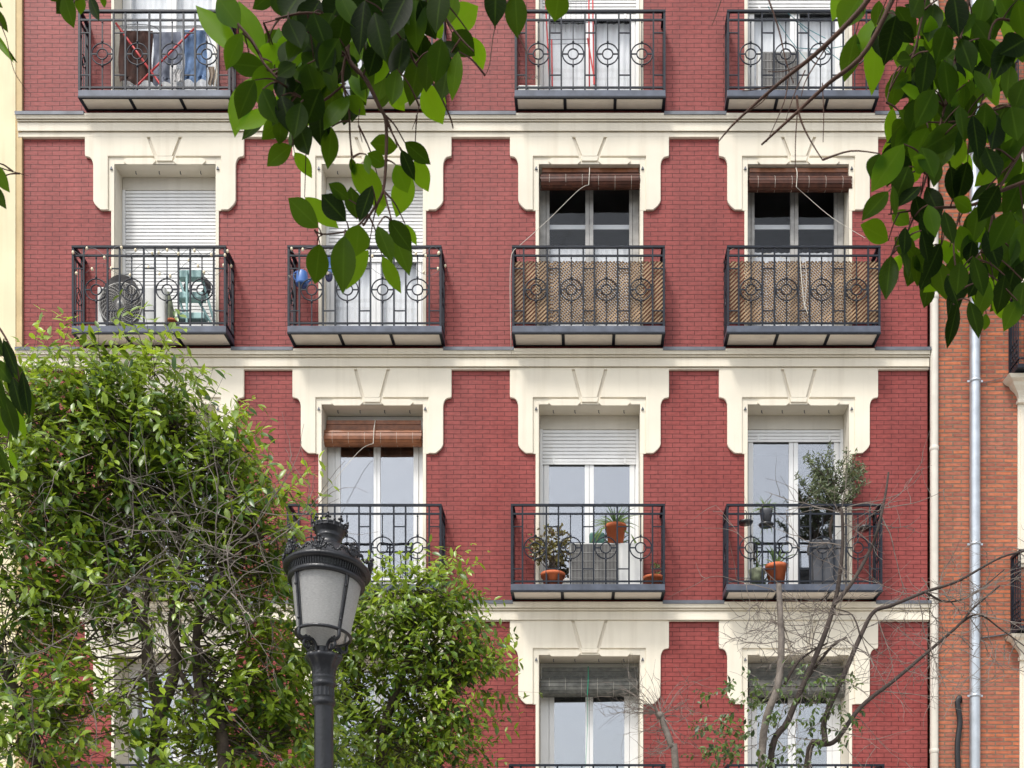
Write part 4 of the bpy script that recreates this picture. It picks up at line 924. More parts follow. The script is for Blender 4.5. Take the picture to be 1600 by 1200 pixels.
# lantern in local coords, then tilted about its foot
L = Matrix.Translation((ax-2.5*q, YL, zt0(1024))) @ Matrix.Rotation(R(1.5), 4, 'Y') @ Matrix.Rotation(R(-7), 4, 'X') @ Matrix.Diagonal((1, 1, 1.0, 1))
def lput(mb, name, mat, parent=lamp):
    hk_ = 138*q*1.02; mb.v = [tuple(L @ Vector((v[0], v[1], v[2] if v[2] < hk_ else hk_+(v[2]-hk_)*1.0))) for v in mb.v]; return mb.build(name, M[mat], parent)
U = lambda p: p*q*1.02
H_ring, H_gt = 31, 115      # bottom ring and glass top heights in photo px above the foot
Rb, Rt = 40, 53
gl = MB(); gl.lathe((0,0,0), [(U(Rb-1),U(H_ring)),(U(Rt-1),U(H_gt))], 48); g_ = lput(gl, 'lantern_glass', 'lantern')
gl = MB(); gl.lathe((0,0,0), [(U(7),U(9)),(U(12),U(15)),(U(20),U(25)),(U(27),U(36))], 40); lput(gl, 'lower_glass', 'lantern')
gl = MB(); gl.ring((0,0,U(H_ring)), U(Rb+1), U(2.6), nx=(1,0,0), nz=(0,1,0), seg=48, n=8); lput(gl, 'lower_ring', 'castiron')
for k in range(4):
    an = R(-90-42+90*k); c_, s_ = math.cos(an), math.sin(an)
    fb_ = MB(); fb_.tube([(U(Rb+1)*c_,U(Rb+1)*s_,U(H_ring)),(U(Rt+1)*c_,U(Rt+1)*s_,U(H_gt))], U(2.3), 6)
    for dd in (-1,):
        a2 = an+R(5); fb_.tube([(U(Rb+.5)*math.cos(a2),U(Rb+.5)*math.sin(a2),U(H_ring+2)),(U(Rt+.5)*math.cos(a2),U(Rt+.5)*math.sin(a2),U(H_gt-1))], U(1.1), 5)
    for hh in (45, 96):
        rr_ = Rb+(Rt-Rb)*(hh-H_ring)/(H_gt-H_ring)+2.5; fb_.ball((U(rr_)*c_,U(rr_)*s_,U(hh)), U(2.4), 8, 6)
    lput(fb_, 'glazing_bar', 'castiron')
gl = MB(); gl.lathe((0,0,0), [(U(52),U(113)),(U(57),U(113)),(U(58.5),U(116)),(U(58),U(120)),(U(56),U(121))], 56); lput(gl, 'upper_ring', 'castiron')
gl = MB(); gl.lathe((0,0,0), [(U(54.5),U(120)),(U(57),U(130))], 48)
for k in range(90):
    an = 2*math.pi*k/90; c_, s_ = math.cos(an), math.sin(an); e1, e2 = Vector((-s_, c_, 0))*U(1.0), Vector((c_, s_, 0))
    b0, b1 = e2*U(56.6)+Vector((0,0,U(121))), e2*U(59.4)+Vector((0,0,U(131)))
    gl.add([b0-e1, b0+e1, b1+e1, b1-e1, b0-e1-e2*U(2), b0+e1-e2*U(2), b1+e1-e2*U(2), b1-e1-e2*U(2)], [(0,1,2,3),(0,3,7,4),(1,5,6,2),(0,4,5,1)])
lput(gl, 'dentil_band', 'castiron')
gl = MB(); gl.lathe((0,0,0), [(U(57),U(130)),(U(63),U(130.5)),(U(66),U(133)),(U(66),U(137)),(U(62),U(139)),(U(60),U(138))], 60); lput(gl, 'rim', 'castiron')
gl = MB(); gl.lathe((0,0,0), [(U(62),U(138)),(U(58),U(145)),(U(50),U(156)),(U(39),U(166)),(U(26),U(173)),(U(17.5),U(177)),(U(16.5),U(184)),(U(19.5),U(188)),(U(20),U(190)),(U(18.5),U(191.5)),(U(21),U(195)),(U(24),U(201)),(U(25.5),U(203)),(U(24),U(204)),(U(20),U(198)),(U(12),U(192))], 48); lput(gl, 'dome', 'castiron')
for k in range(16):
    an = 2*math.pi*(k+.3)/16; c_, s_ = math.cos(an), math.sin(an); cr = MB(); R1 = 24.5
    big = k % 2 == 0; hh = 213.5 if big else 209
    cr.tube([(U(R1)*c_,U(R1)*s_,U(201)),(U(R1+1.5)*c_,U(R1+1.5)*s_,U(hh))], [U(2.2), U(1.3)], 6)
    cr.ball((U(R1+2)*c_,U(R1+2)*s_,U(hh)), U(2.7 if big else 2.2), 8, 6)
    if big:
        for sg in (-1,1): cr.ball((U(R1+1.6)*c_-sg*U(3.2)*s_,U(R1+1.6)*s_+sg*U(3.2)*c_,U(211.5)), U(2.1), 7, 5)
        cr.ball((U(R1+2.2)*c_,U(R1+2.2)*s_,U(217.5)), U(1.9), 7, 5)
    lput(cr, 'crown_point', 'castiron')
gl = MB(); gl.lathe((0,0,0), [(U(22),U(197)),(U(25),U(205)),(U(26.5),U(207)),(U(25),U(207)),(U(23),U(203))], 48); lput(gl, 'crown_band', 'castiron')
# cresting: six palmettes joined by scrolls
for k in range(8):
    an0 = 2*math.pi*(k)/8 - R(90-3); cs = MB()
    def at_(da, h, rad=65.5): a_ = an0+da; return (U(rad)*math.cos(a_), U(rad)*math.sin(a_), U(h))
    lean = lambda h: 65.5+(h-138)*.10
    for fa, fh, fr_ in ((0,158,3.2),(-.09,154,2.6),(.09,154,2.6),(-.15,148,2.4),(.15,148,2.4),(0,149,3.2),(-.05,143,2.2),(.05,143,2.2)):
        cs.tube([at_(fa*.2,140), at_(fa*.8,fh-4,lean(fh)), at_(fa,fh,lean(fh))], [U(1.7),U(2.0),U(1.5)], 5); cs.ball(at_(fa,fh,lean(fh)), U(fr_*1.05), 7, 5, .9)
    for sg in (-1,1):
        pts = [at_(sg*(.14+.24*t_), 140.5+8.5*math.sin(math.pi*t_**.8)*(1-.2*t_)) for t_ in [i/10 for i in range(11)]]
        cs.tube(pts, U(1.6), 5)
        pts = []
        for i in range(13):
            t_ = i/12; th = -1.2+t_*5.4; rr_ = 4.6*(1-.62*t_); pts.append(at_(sg*(.26+ (rr_*math.cos(th))/65), 146+rr_*math.sin(th)))
        cs.tube(pts, U(1.35), 5)
    lput(cs, 'palmette_cresting', 'castiron')
for k in range(4):
    an = R(-90-42+90*k); c_, s_ = math.cos(an), math.sin(an); sb_ = MB()
    pts = [(13,-3),(11,5),(13,13),(19,19),(28,20),(36,17),(42,20),(42,29)]
    sb_.tube(smooth_path([(U(r_)*c_,U(r_)*s_,U(h_)) for r_, h_ in pts], 4), U(2.8), 7)
    sp = [(U(27+8.5*(1-.6*i/14)*math.cos(2.2-i*.42))*c_, U(27+8.5*(1-.6*i/14)*math.cos(2.2-i*.42))*s_, U(9+8.5*(1-.6*i/14)*math.sin(2.2-i*.42))) for i in range(15)]
    sb_.tube(sp, U(2.2), 6); sb_.ball(sp[-1], U(2.2), 7, 5)
    for r_, h_ in ((33,15),(37,18),(30,22),(18,20),(24,22)): sb_.ball((U(r_)*c_,U(r_)*s_,U(h_)), U(2.0), 7, 5)
    lput(sb_, 'scroll_bracket', 'castiron')
gl = MB(); gl.lathe((0,0,0), [(U(10),U(-2)),(U(9),U(6)),(U(10),U(12))], 20); lput(gl, 'gas_collar', 'castiron')

# ------------------------------------------------------------------ trees
def shoot(lf, wd_, p, d, L_, n, ll, lw, tr=.0022, age=(0,1), sag=.25, wood=True):
    """a leafy shoot: thin stem with opposite pairs of leaves"""
    d = d.normalized(); pts = [p.copy()]
    for j in range(n):
        p = p + d*(L_/n); d = (d + Vector((ru(-.15,.15), ru(-.15,.15), -sag*.12+ru(-.08,.08)))).normalized(); pts.append(p.copy())
    if wood: wd_.tube(pts, [tr*(1-.6*i/n) for i in range(n+1)], 3, cap=False)
    for j in range(1, n+1):
        t_ = (pts[j]-pts[j-1]).normalized(); sd = t_.cross(Vector((ru(-1,1), ru(-1,1), ru(-1,1)))).normalized()
        f = 1 if j < n else .8
        for sg in (-1, 1):
            if rnd() < .06: continue
            dd = (sd*sg*ru(.7,1.1) + t_*ru(.35,.9) + Vector((0,0,-sag*ru(.2,1.2)))).normalized(); l = ll*ru(.6,1.15)*f
            lf.leaf(pts[j], pts[j]+dd*l, lw*l/ll*ru(.85,1.15), Vector((ru(-.6,.6), ru(-1.5,.1), 1)), fold=.28, curl=ru(.05,.28), st=3, age=ru(*age))
def limb(wd_, pts, r0, r1, n=8, k=5):
    pth = smooth_path(pts, k); m_ = len(pth); wd_.tube(pth, [r0+(r1-r0)*i/(m_-1) for i in range(m_)], n); return pth
def curly(wd_, p, d, L_, r, n=9, depth=1, g=.0, cur=.35):
    d = d.normalized(); pts = [p.copy()]; kink = Vector((ru(-1,1), ru(-1,1), ru(-1,1)))*cur
    for j in range(n):
        p = p + d*(L_/n); d = (d + kink*.35 + Vector((ru(-1,1), ru(-1,1), ru(-1,1)))*cur*.7 + Vector((0,0,g))).normalized(); pts.append(p.copy())
        if rnd() < .3: kink = Vector((ru(-1,1), ru(-1,1), ru(-1,1)))*cur
        if depth and rnd() < .55: curly(wd_, p, d+Vector((ru(-1,1), ru(-1,1), ru(-1,1)))*1.1, L_*ru(.3,.6), r*.6, 6, depth-1, g, cur)
    wd_.tube(pts, [max(r*(1-.75*j/n), .0012) for j in range(n+1)], 4, cap=False)
def privet(name, label, Yt, blobs, limbs, ll, seedv, per=1.0, bare=(), group=None, depth=.9):
    random.seed(seedv); u = Yt/F
    root = thing(name, (PX(limbs[0][0][0][0], Yt), Yt, 0), label, 'tree', group)
    wd_ = MB(); lf = LMB(); tw = MB(); anchors = []
    for pts, r0, r1 in limbs:
        p3 = [P(p[0], p[1], Yt+(p[2] if len(p) > 2 else 0)) for p in pts]; pth = limb(wd_, p3, r0*u, r1*u); anchors += pth
    wd_.build('trunk', M['bark'], root)
    for (cx, cy, rx, ry, n, ysh) in blobs:
        for k in range(int(n*per)):
            while True:
                v = Vector((ru(-1,1), ru(-1,1), ru(-1,1)))
                if v.length < 1: break
            p = P(cx+v.x*rx, cy-v.z*ry, Yt+ysh+v.y*min(rx,ry)*u*depth)
            out = Vector((v.x*.9, v.y*.6, v.z*.5+.35))+Vector((ru(-.5,.5), ru(-.5,.5), ru(-.3,.5)))
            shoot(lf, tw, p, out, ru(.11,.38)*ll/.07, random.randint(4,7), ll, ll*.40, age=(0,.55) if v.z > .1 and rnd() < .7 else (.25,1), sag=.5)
            if rnd() < .22 and anchors:
                a0 = min(random.sample(anchors, min(12, len(anchors))), key=lambda q_: (q_-p).length)
                m_ = (a0+p)*.5+Vector((ru(-.12,.12), ru(-.1,.1), ru(-.15,.08)))
                tw.tube(smooth_path([a0, m_, p], 5), [.008*(1-.7*i/10) for i in range(11)], 4, cap=False)
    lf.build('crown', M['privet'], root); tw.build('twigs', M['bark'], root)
    if bare:
        bt = MB()
        for (cx, cy, rx, ry, n) in bare:
            for k in range(int(n*.6)): curly(bt, P(cx+ru(-rx,rx), cy+ru(-ry,ry), Yt+ru(-.6,.0)), Vector((ru(-1,1), ru(-.3,.3), ru(-.8,.8))), ru(.25,.7)*u/.00345, ru(.003,.0055))
        bt.build('bare_twigs', M['barkgrey'], root)
    return root
privet('privet_tree', 'large glossy privet tree filling the lower left, several dark trunks under a bright green crown', 6.9,
  [ # cx, cy, rx, ry, shoots, depth shift
   (60,635,75,45,62,.0),(150,635,80,50,80,0),(210,650,55,45,48,-.1),(222,595,30,26,16,0),(245,700,100,60,110,0),(120,720,125,80,170,0),(40,775,90,95,140,.1),(325,745,52,50,52,0),
   (300,785,95,70,95,.1),(180,805,125,80,150,.2),(60,870,100,85,115,0),(365,815,70,60,60,0),(425,865,40,48,28,.1),(330,880,85,55,52,.2),(200,895,110,50,48,.3),
   (110,950,90,70,75,.0),(30,980,60,80,66,.1),(270,960,60,45,37,-.2),(400,940,45,50,49,.2),(395,1015,45,55,58,.3),(370,1110,65,80,121,.3),(440,1140,45,75,81,.3),(440,1030,28,45,29,.3),
   (60,1090,80,80,81,0),(150,1140,70,60,58,-.1),(40,1170,70,50,63,0),(230,1165,40,40,14,-.3),(320,1185,60,35,43,.1),(455,1190,40,40,40,.3)],
  [([(245,1500),(245,1200),(250,1110),(232,1040),(225,980),(180,900),(150,800,.2),(120,700)],15,3),([(252,1110),(275,1040),(270,970),(285,900),(280,800),(279,690),(272,650)],10,3),
   ([(352,1500),(350,1200),(338,1120),(312,1075),(306,1010),(320,930),(370,840),(400,790)],11,3),([(338,1120),(300,1080),(270,1030)],6,4),([(120,1500,.2),(60,1190,.1),(25,1090),(0,1030),(-40,900),(-30,760)],13,4),
   ([(225,980),(230,900),(210,780),(200,640)],5,2),([(285,900),(350,850),(430,830)],4,2),([(279,800),(330,740),(350,700)],3,1.5)],
  .097, 11, per=1.05, bare=((270,900,160,70,46),(330,830,90,50,26),(385,880,50,50,18),(200,1060,160,70,30),(60,1060,60,80,18),(160,760,120,80,14)))
privet('privet_tree', 'smaller privet with a bright green crown just right of the lantern, against the red wall', 8.4,
  [(600,955,50,32,34,0),(668,935,45,26,30,0),(700,915,26,18,10,0),(640,990,95,42,84,0),(555,1010,42,50,34,.1),(690,1030,62,42,60,0),(620,1065,100,52,92,.1),(722,1065,36,34,26,0),(540,1110,36,70,38,.1),
   (600,1145,82,55,80,.1),(685,1125,52,52,58,0),(700,1178,36,34,24,0),(600,1200,80,30,40,0),(738,1058,26,16,8,0)],
  [([(585,1600),(592,1200),(612,1100),(636,1035),(645,980),(650,920)],9,2.5),([(612,1100),(660,1060),(710,1040)],4,2),([(600,1150),(560,1090),(540,1020)],4,2)],
  .094, 12, per=1.35)
# bare tree on the right
random.seed(31); YT = 8.4; u = YT/F
root = thing('bare_tree', (PX(1215,YT), YT, 0), 'nearly leafless tree with spreading dark branches in front of the right windows', 'tree')
B3 = MB(); anchors = []
def lb(pts, r0, r1): 
    pth = limb(B3, [P(p[0]+(ru(-2.5,2.5) if i_ else 0), p[1], YT+(p[2] if len(p) > 2 else 0)+ru(-.05,.05)) for i_, p in enumerate(pts)], r0*u*.62, r1*u*.7, 8); anchors.extend(pth[4:]); return pth
lb([(1225,1600),(1205,1210),(1231,1125),(1262,1059),(1287,992),(1303,941),(1313,905),(1317,853),(1313,800),(1314,797)],9,3)
lb([(1303,945),(1333,910),(1360,860),(1373,827),(1383,773),(1386,738)],5.5,2)
lb([(1250,1600),(1262,1200),(1285,1161),(1287,1125),(1318,1054),(1344,992),(1367,956),(1395,946),(1446,925),(1497,908),(1560,872),(1605,860)],9,2)
lb([(1285,1163),(1308,1156),(1344,1105),(1395,1064),(1446,1023),(1497,977),(1523,950),(1560,915)],7,2)
lb([(1497,977),(1530,960),(1565,985),(1600,1010)],3,1.2); lb([(1446,925),(1480,940),(1520,930),(1570,890)],3,1.2); lb([(1262,1059),(1300,1010),(1322,996)],4,2)
lb([(1344,992),(1330,960),(1300,950)],2.5,1); lb([(1226,1069),(1250,1030),(1290,1005)],4,2)
B3.build('trunk', M['barkdark'], root)
b2 = MB(); pth = limb(b2, [P(1205,1600,YT-.1),P(1190,1190,YT-.1),P(1216,1069,YT-.1),P(1221,1002,YT-.1),P(1219,960,YT-.1),P(1217,912,YT-.1)], 6.5*u, 4.2*u, 8); b2.build('broken_stump_limb', M['barkgrey'], root); anchors += pth[-12:]
tw = MB()
for k in range(95):
    p = random.choice(anchors); curly(tw, p, Vector((ru(-1,1), ru(-.4,.4), ru(-.7,.8))), ru(.25,.9), ru(.003,.006), 10, 1, 0, .28)
for k in range(26): curly(tw, P(ru(1160,1280), ru(940,1010), YT+ru(-.2,.2)), Vector((ru(-1,1), 0, ru(-.6,.6))), ru(.2,.5), .004, 8, 1, 0, .5)
for k in range(34): curly(tw, P(ru(1440,1590), ru(900,1060), YT+ru(-.2,.2)), Vector((ru(-1,1), 0, ru(-.8,.6))), ru(.2,.6), .0045, 8, 1, 0, .45)
lf = LMB(); tw2 = tw
for (cx, cy, rx, ry, n) in ((1150,1130,45,55,24),(1120,1165,30,30,14),(1180,1080,40,30,10),(1235,1090,50,40,16),(1280,1070,40,40,10),(1300,1120,40,40,12),(1205,1160,50,40,14),(1320,1090,20,20,4)):
    for k in range(int(n*1.6)): shoot(lf, tw2, P(cx+ru(-rx,rx), cy+ru(-ry,ry), YT+ru(-.4,.1)), Vector((ru(-1,1), ru(-.5,.5), ru(-.6,.7))), ru(.08,.2), random.randint(2,4), .062, .030, age=(0,1), sag=.7)
lf.build('foliage', M['sparse'], root); tw.build('twigs', M['barkgrey'], root)
# little bare sapling
root = thing('bare_sapling', (PX(1060,YT), YT, 0), 'thin bare sapling with a pollarded knot and radiating twigs below the third column of windows', 'tree')
a = MB(); pth = limb(a, [P(1075,1600,YT),P(1056,1205,YT),P(1049,1165,YT),P(1038,1135,YT),P(1033,1118,YT)], 6*u, 4.6*u, 8); a.ball(P(1031,1118,YT), 6.5*u, 8, 6); a.build('trunk', M['barkgrey'], root)
a = MB()
for k in range(26):
    an = ru(-.3, math.pi+.3); curly(a, P(1031,1117,YT), Vector((math.cos(an), ru(-.4,.4), math.sin(an)*.8)), ru(.2,.5), .0042, 8, 1, 0, .25)
for k in range(22): curly(a, random.choice(pth[-14:]), Vector((ru(-1,1), ru(-.4,.4), ru(-.5,.7))), ru(.15,.45), .0042, 7, 1, 0, .4)
a.build('twigs', M['barkgrey'], root)

# ------------------------------------------------------------------ near overhanging boughs
random.seed(41); YF = 1.9
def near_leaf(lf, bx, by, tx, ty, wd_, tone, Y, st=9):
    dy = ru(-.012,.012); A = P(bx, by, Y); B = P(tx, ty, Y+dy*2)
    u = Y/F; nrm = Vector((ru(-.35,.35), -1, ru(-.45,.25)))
    lf.leaf(A, B, wd_*u*.98, nrm, fold=ru(.06,.3), curl=ru(-.06,.12), st=st, age={0: ru(.8,1), 1: ru(.5,.85), 2: ru(0,.15)}[tone])  # age here carries the near leaves' painted-in shade and backlight tone
F1 = '''375 88 305 7 36 2;340 -5 374 42 40 1;411 96 372 -4 38 2;378 52 352 107 28 1;416 106 358 98 32 1;395 120 362 206 44 2;398 125 370 183 36 0;425 98 402 162 40 1;433 95 436 44 22 1;430 106 478 58 42 2
470 -10 442 28 46 0;500 0 470 52 46 0;520 20 495 77 42 0;450 30 472 80 38 0;497 90 465 47 30 1;490 92 470 152 27 1;462 100 434 120 30 0;512 94 521 144 25 1;470 130 440 172 42 0;500 140 478 192 42 0;526 130 510 187 38 0
455 150 424 196 32 0;432 172 368 202 32 2;440 188 436 228 24 0;456 228 415 256 33 1;460 238 488 276 24 2;468 195 484 245 35 0;518 198 512 263 28 1;621 230 578 224 28 1;632 222 673 257 31 1;627 234 647 280 21 0;648 248 669 299 29 2
602 259 574 239 24 1;572 241 577 273 14 1;549 246 555 277 13 1;549 256 601 318 40 2;618 257 637 301 31 1;641 272 618 335 37 2;498 356 447 307 36 1;476 308 531 359 29 2;541 346 501 302 36 0;545 312 513 287 25 1;557 342 548 291 29 0
581 290 562 348 33 0;596 298 590 336 22 2;500 381 492 444 36 1;538 368 535 456 40 1;576 390 541 453 30 2;561 351 556 399 40 1;590 353 613 408 28 0;608 343 643 391 31 1;615 365 640 429 32 1;633 350 652 383 15 2;597 400 628 461 23 2
703 44 747 8 42 2;706 50 741 86 36 1;737 57 756 107 27 2;775 -25 773 37 36 0;805 -12 808 57 36 0;875 -17 866 32 40 1;663 132 693 196 42 2;700 100 690 160 32 0;716 80 705 151 25 1;690 60 680 126 37 0;620 108 612 168 29 0
655 90 640 164 35 0;640 125 622 166 32 2;570 0 560 83 36 0;590 70 575 119 33 0;615 10 612 111 40 0;650 -10 648 76 42 0;545 110 571 155 23 2;546 152 537 196 32 0;541 150 572 179 25 1;590 42 578 74 24 2;672 22 690 62 26 2
540 -10 505 50 44 0;560 -20 590 45 46 0;600 -20 640 40 44 0;640 -15 600 60 44 0;690 -20 680 50 40 0;710 -10 700 40 30 1;660 50 655 110 40 0;585 20 600 90 38 0;500 60 520 120 38 0;480 100 500 160 40 0;450 110 440 160 36 0;530 60 500 110 34 1
545 150 505 200 34 1;500 170 500 226 36 0;470 160 460 220 36 0;440 150 455 205 34 0;410 140 430 190 36 0;630 60 620 130 38 0;670 80 665 140 32 0;530 -10 555 40 34 1;575 95 590 150 30 2;430 -15 455 35 40 0;695 105 712 130 20 1;520 40 540 90 30 0;460 60 440 100 34 0
600 118 590 160 30 1;560 60 545 110 28 1;610 -30 625 30 44 0;570 -30 560 20 40 0;540 20 525 80 36 0;490 20 510 75 40 0;655 0 680 60 36 0;480 50 450 95 34 1'''
F2 = '''1312 -12 1303 28 24 2;1345 -6 1311 50 46 1;1337 52 1319 131 33 1;1370 38 1364 144 36 2;1400 24 1382 101 40 0;1425 20 1404 86 27 2;1424 93 1400 95 26 0;1401 117 1393 169 31 1;1395 168 1387 221 19 2;1415 186 1393 211 23 1;1437 237 1504 197 37 0;1500 200 1487 269 37 2
1550 98 1530 164 29 1;1508 132 1505 171 18 0;1602 62 1562 86 42 0;1602 122 1584 173 36 1;1580 167 1590 221 42 0;1412 225 1361 301 42 1;1400 228 1385 293 34 1;1388 299 1346 346 29 1;1388 376 1345 350 40 1;1392 399 1384 470 31 1;1406 398 1393 431 20 2
1410 384 1418 435 15 0;1428 394 1435 447 16 0;1470 380 1443 441 32 0;1466 408 1478 468 36 1;1478 408 1523 416 34 2;1508 440 1484 471 31 0;1540 410 1512 466 36 0;1496 475 1480 544 21 1;1515 470 1532 525 28 0;1541 490 1537 517 16 1;1462 243 1458 294 26 0
1512 252 1495 316 34 0;1566 254 1522 293 30 2;1420 351 1393 334 27 1;1438 291 1402 326 26 0;1395 290 1400 338 13 0;1445 268 1425 245 26 1;1430 305 1440 352 26 0;1450 320 1462 372 26 1;1415 355 1412 400 24 0;1440 360 1452 410 28 0;1500 352 1510 400 30 1;1530 320 1520 380 30 0
1475 330 1490 380 24 0;1400 10 1430 60 34 1;1440 -10 1420 30 36 0;1460 5 1450 70 36 0;1490 -10 1500 50 38 0;1480 40 1462 100 36 0;1450 80 1440 150 34 0;1430 110 1445 170 34 1;1475 95 1485 160 36 0;1500 60 1520 110 34 1;1540 -10 1530 40 36 0;1520 30 1550 70 30 1
1560 -10 1580 40 40 1;1590 0 1600 60 38 1;1460 140 1430 200 40 0;1440 150 1420 210 36 0;1480 150 1470 215 38 1;1500 165 1505 225 34 0;1450 200 1425 250 40 1;1420 200 1395 240 34 0;1540 160 1535 225 36 1;1560 180 1545 240 36 0;1520 180 1530 250 34 0
1600 180 1570 250 44 0;1590 230 1560 290 44 0;1600 270 1570 340 42 0;1560 290 1530 345 36 0;1580 330 1550 390 38 0;1600 350 1580 420 40 0;1560 380 1550 440 36 1;1590 400 1575 460 36 0;1540 360 1560 420 34 0;1520 400 1540 460 36 0;1570 430 1560 490 34 0;1600 440 1590 500 36 0
1500 410 1495 460 32 0;1480 430 1500 480 30 0;1545 440 1530 490 30 1;1560 290 1590 330 30 2;1510 345 1540 380 28 2;1430 60 1460 110 32 2;1490 100 1510 140 26 2;1540 230 1560 280 34 0;1420 260 1400 310 36 0;1440 230 1460 280 34 1;1375 240 1360 280 30 1;1530 60 1560 110 26 0
1580 60 1555 120 38 0;1425 160 1460 190 26 2;1410 130 1440 160 24 1;1455 385 1440 330 30 0;1430 400 1400 370 26 0;1490 310 1520 330 22 1;1590 470 1570 515 30 1;1555 455 1575 500 28 2'''
def bough(name, label, spec, stems, fills, Y, shade_canopy, trunk):
    root = thing(name, Vector(trunk[0]), label, 'tree bough'); lf = LMB(); st_ = MB(); cents = []
    for row in spec.replace('\n', ';').split(';'):
        v = [float(x) for x in row.split()]
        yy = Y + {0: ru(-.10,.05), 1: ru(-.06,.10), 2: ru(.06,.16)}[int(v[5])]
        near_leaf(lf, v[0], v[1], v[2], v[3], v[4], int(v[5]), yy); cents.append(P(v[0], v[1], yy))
    for (cx, cy, rx, ry, n) in fills:
        for k in range(n):
            x_, y_ = cx+ru(-1,1)*rx, cy+ru(-1,1)*ry; an = ru(.15*math.pi,.85*math.pi); l = ru(38,58)
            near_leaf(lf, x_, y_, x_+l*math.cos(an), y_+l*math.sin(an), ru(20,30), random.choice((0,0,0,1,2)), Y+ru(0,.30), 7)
    nodes = []
    for pts, r0, r1 in stems:
        p3 = [P(p[0], p[1], Y+(p[2] if len(p) > 2 else 0)) for p in pts]; nodes += limb(st_, p3, r0*Y/F, r1*Y/F, 7)
    for c_ in cents:
        n_ = min(nodes, key=lambda q_: (q_-c_).length + max(0, c_.z-q_.z)*1.5); d_ = (n_-c_).length
        if d_ < .25:
            m_ = (n_+c_)*.5+Vector((0,0,.10*d_)); st_.tube(smooth_path([n_, m_, c_], 4), [.0022,.002,.0018,.0016,.0015,.0014,.0012,.0012,.001], 4, cap=False)
    # unseen crown over the viewer, added to shade the near leaves
    cx0, cx1, cy0, cy1, cz0, cz1, n = shade_canopy
    for k in range(n):
        p = Vector((ru(cx0,cx1), ru(cy0,cy1), ru(cz0,cz1)))
        if p.y > .2 and (p.z-CZ)/p.y < 1.04: continue
        d = Vector((ru(-1,1), ru(-1,1), ru(-1,.2))).normalized(); lf.leaf(p, p+d*ru(.09,.14), .07, (ru(-1,1), ru(-1,1), 1), st=4, age=rnd())
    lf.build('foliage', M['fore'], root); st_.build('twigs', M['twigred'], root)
    tk = MB(); limb(tk, trunk, .12, .012, 10); tk.build('limb', M['bark'], root)
    return root
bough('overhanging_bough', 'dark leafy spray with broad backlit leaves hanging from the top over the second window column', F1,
  [([(553,-60),(544,0),(542,70),(548,98),(572,125),(592,165),(603,190),(603,250),(598,300),(580,332),(568,352)],4.5,1.6),([(545,70),(535,120),(545,170),(547,215),(551,246)],2.5,1),([(603,188),(620,222),(630,240)],1.8,1),
   ([(598,290),(605,318),(612,345)],1.6,1),([(575,335),(560,352),(540,362),(505,366),(492,360)],1.6,1),([(505,366),(497,372),(495,384)],1,.8),([(600,20),(628,60),(650,100),(680,135),(702,180),(708,200)],2.6,1),
   ([(372,38),(395,65),(412,98),(440,128),(470,152),(500,160),(540,130)],2.2,1.6),([(430,30),(480,20),(540,30)],1.6,1.6),([(412,36),(445,27),(470,18)],.8,.8),([(775,37),(770,60),(765,100),(758,118)],.9,.5),([(565,155),(560,190),(566,222)],.8,.6),
   ([(655,165),(650,185),(644,202)],.8,.5),([(810,55),(822,80),(826,92)],.9,.6),([(650,-40),(690,20),(720,60),(740,80)],2.2,1)],
  [(540,40,110,70,60),(650,30,60,60,30),(470,120,60,60,18),(560,100,70,50,18),(450,170,40,30,8)], YF, (-2.6,.8,-2.2,1.8,3.6,4.7,1300),
  [(-2.6,-1.6,.0),(-2.4,-1.2,2.2),(-1.6,.2,3.6),(-.7,1.6,3.75),P(553,-60,YF)])
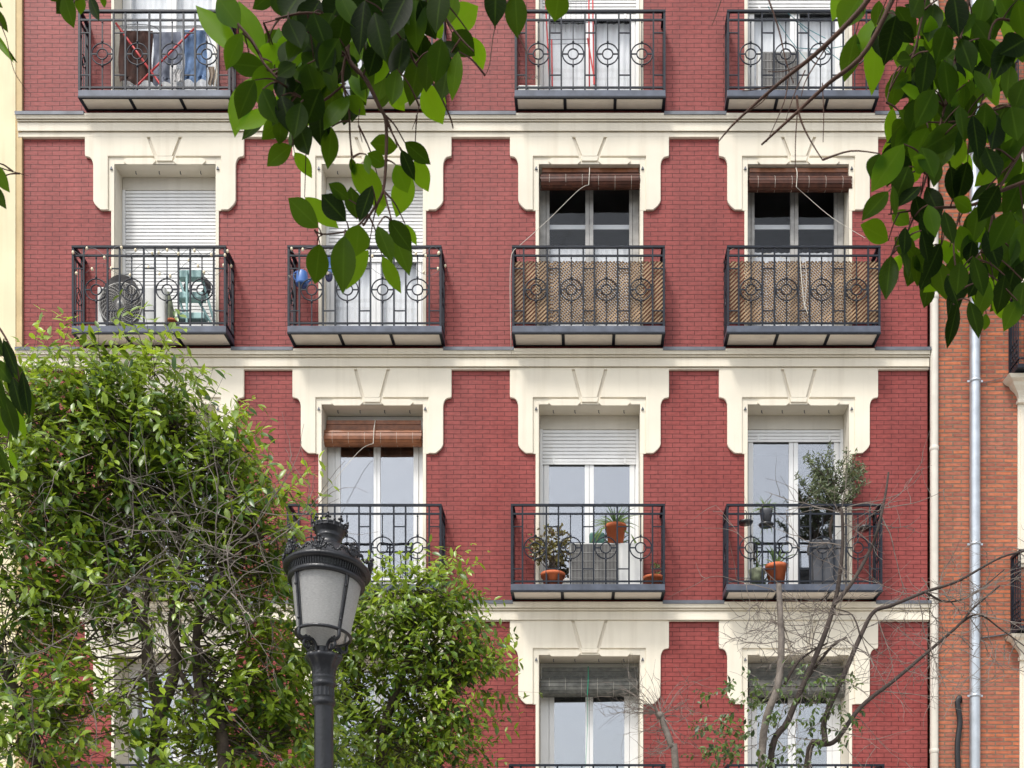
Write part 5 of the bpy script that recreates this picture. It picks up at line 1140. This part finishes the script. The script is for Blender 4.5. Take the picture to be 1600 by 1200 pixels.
bough('overhanging_bough', 'dense dark mass of hanging leaves and bare twigs covering the upper right corner', F2,
  [([(1420,-60),(1356,75),(1290,134),(1236,184),(1190,226)],4.5,1.4),([(1375,-40),(1350,8),(1285,75),(1215,132),(1150,190),(1122,222)],5,.8),([(1245,150),(1249,180),(1262,212),(1285,250)],2,.8),([(1246,175),(1243,220),(1243,262)],1,.7),([(1285,130),(1287,180),(1286,222)],.9,.6),
   ([(1205,140),(1190,160),(1157,182)],1,.5),([(1232,120),(1225,160),(1198,222)],1.2,.5),([(1258,110),(1240,150),(1228,188)],1,.5),([(1300,60),(1262,120),(1252,150)],1.2,.6),([(1215,133),(1180,140),(1160,142)],1,.5),([(1270,90),(1230,110),(1200,112)],1,.5),([(1190,-30),(1215,40),(1228,95),(1240,130)],1.5,.7),
   ([(1640,270),(1560,300),(1520,320),(1462,325),(1420,330),(1388,335)],3.2,1),([(1460,325),(1475,360),(1470,385)],1.6,1),([(1600,40),(1560,30),(1545,60),(1550,100),(1530,170)],2,1),([(1450,-30),(1440,30),(1425,90),(1400,110),(1385,160)],2.2,1),([(1520,-30),(1500,60),(1480,150),(1460,230),(1440,300),(1415,370),(1392,400)],3,1),
   ([(1600,230),(1560,300),(1540,380),(1500,430)],2.4,1),([(1130,-10),(1120,20),(1112,40)],.9,.5),([(1500,330),(1490,380),(1495,440),(1490,475)],1.6,1),([(1620,150),(1560,170),(1490,190),(1440,190)],2,1)],
  [(1480,60,70,60,46),(1410,20,50,30,16),(1570,50,40,60,18),(1450,170,50,50,32),(1530,130,60,60,14),(1580,250,30,90,22),(1570,390,40,70,22),(1500,400,50,40,16),(1420,250,30,50,10),(1520,220,50,40,12),(1430,380,40,30,8)], YF+.1, (.2,3.2,-2.2,1.9,3.6,4.7,1300),
  [(2.9,-1.4,0),(2.7,-1.0,2.2),(2.0,.6,3.7),(1.3,1.7,3.75),P(1420,-60,YF+.1)])
FL = '''-10 10 12 50 14 1;-20 40 20 95 12 2;-10 60 26 96 9 1;-15 -5 4 12 10 1;-12 255 14 300 22 1;-10 290 8 325 18 1;118 -14 88 22 30 0;100 -10 112 40 28 0;128 -8 124 22 20 1;140 -6 156 34 17 0;145 5 150 30 12 1;160 -10 163 12 10 1;85 -10 80 2 16 0'''
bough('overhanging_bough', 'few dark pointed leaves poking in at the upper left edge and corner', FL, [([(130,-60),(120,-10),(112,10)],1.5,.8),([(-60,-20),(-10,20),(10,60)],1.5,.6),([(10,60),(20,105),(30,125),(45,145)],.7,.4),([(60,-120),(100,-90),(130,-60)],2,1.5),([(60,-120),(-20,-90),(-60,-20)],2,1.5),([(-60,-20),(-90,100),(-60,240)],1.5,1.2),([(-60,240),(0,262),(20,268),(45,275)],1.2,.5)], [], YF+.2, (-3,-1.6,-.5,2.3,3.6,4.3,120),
  [(-3.1,-1.3,0),(-3,-1,2.4),(-2.4,.8,3.6),P(60,-120,YF+.2)])
FM = '''-20 505 8 560 20 0;5 530 30 590 22 0;15 560 40 610 22 1;35 580 46 655 20 0;20 590 35 650 22 0;-10 560 18 600 24 1;40 600 52 655 17 1;5 615 28 690 26 0;-10 630 15 690 24 1;28 640 38 685 14 2;-8 690 14 740 22 0;15 700 26 735 12 2;-15 580 5 640 26 0;-10 700 0 735 18 0;10 555 25 640 18 0'''
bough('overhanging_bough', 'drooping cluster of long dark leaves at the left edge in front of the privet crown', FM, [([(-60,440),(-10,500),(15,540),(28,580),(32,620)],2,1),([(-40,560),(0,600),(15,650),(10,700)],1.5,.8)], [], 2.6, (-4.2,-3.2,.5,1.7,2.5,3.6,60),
  [(-3.6,1.0,0),(-3.6,1.4,2.4),(-3.0,2.0,3.4),P(-60,440,2.6)])
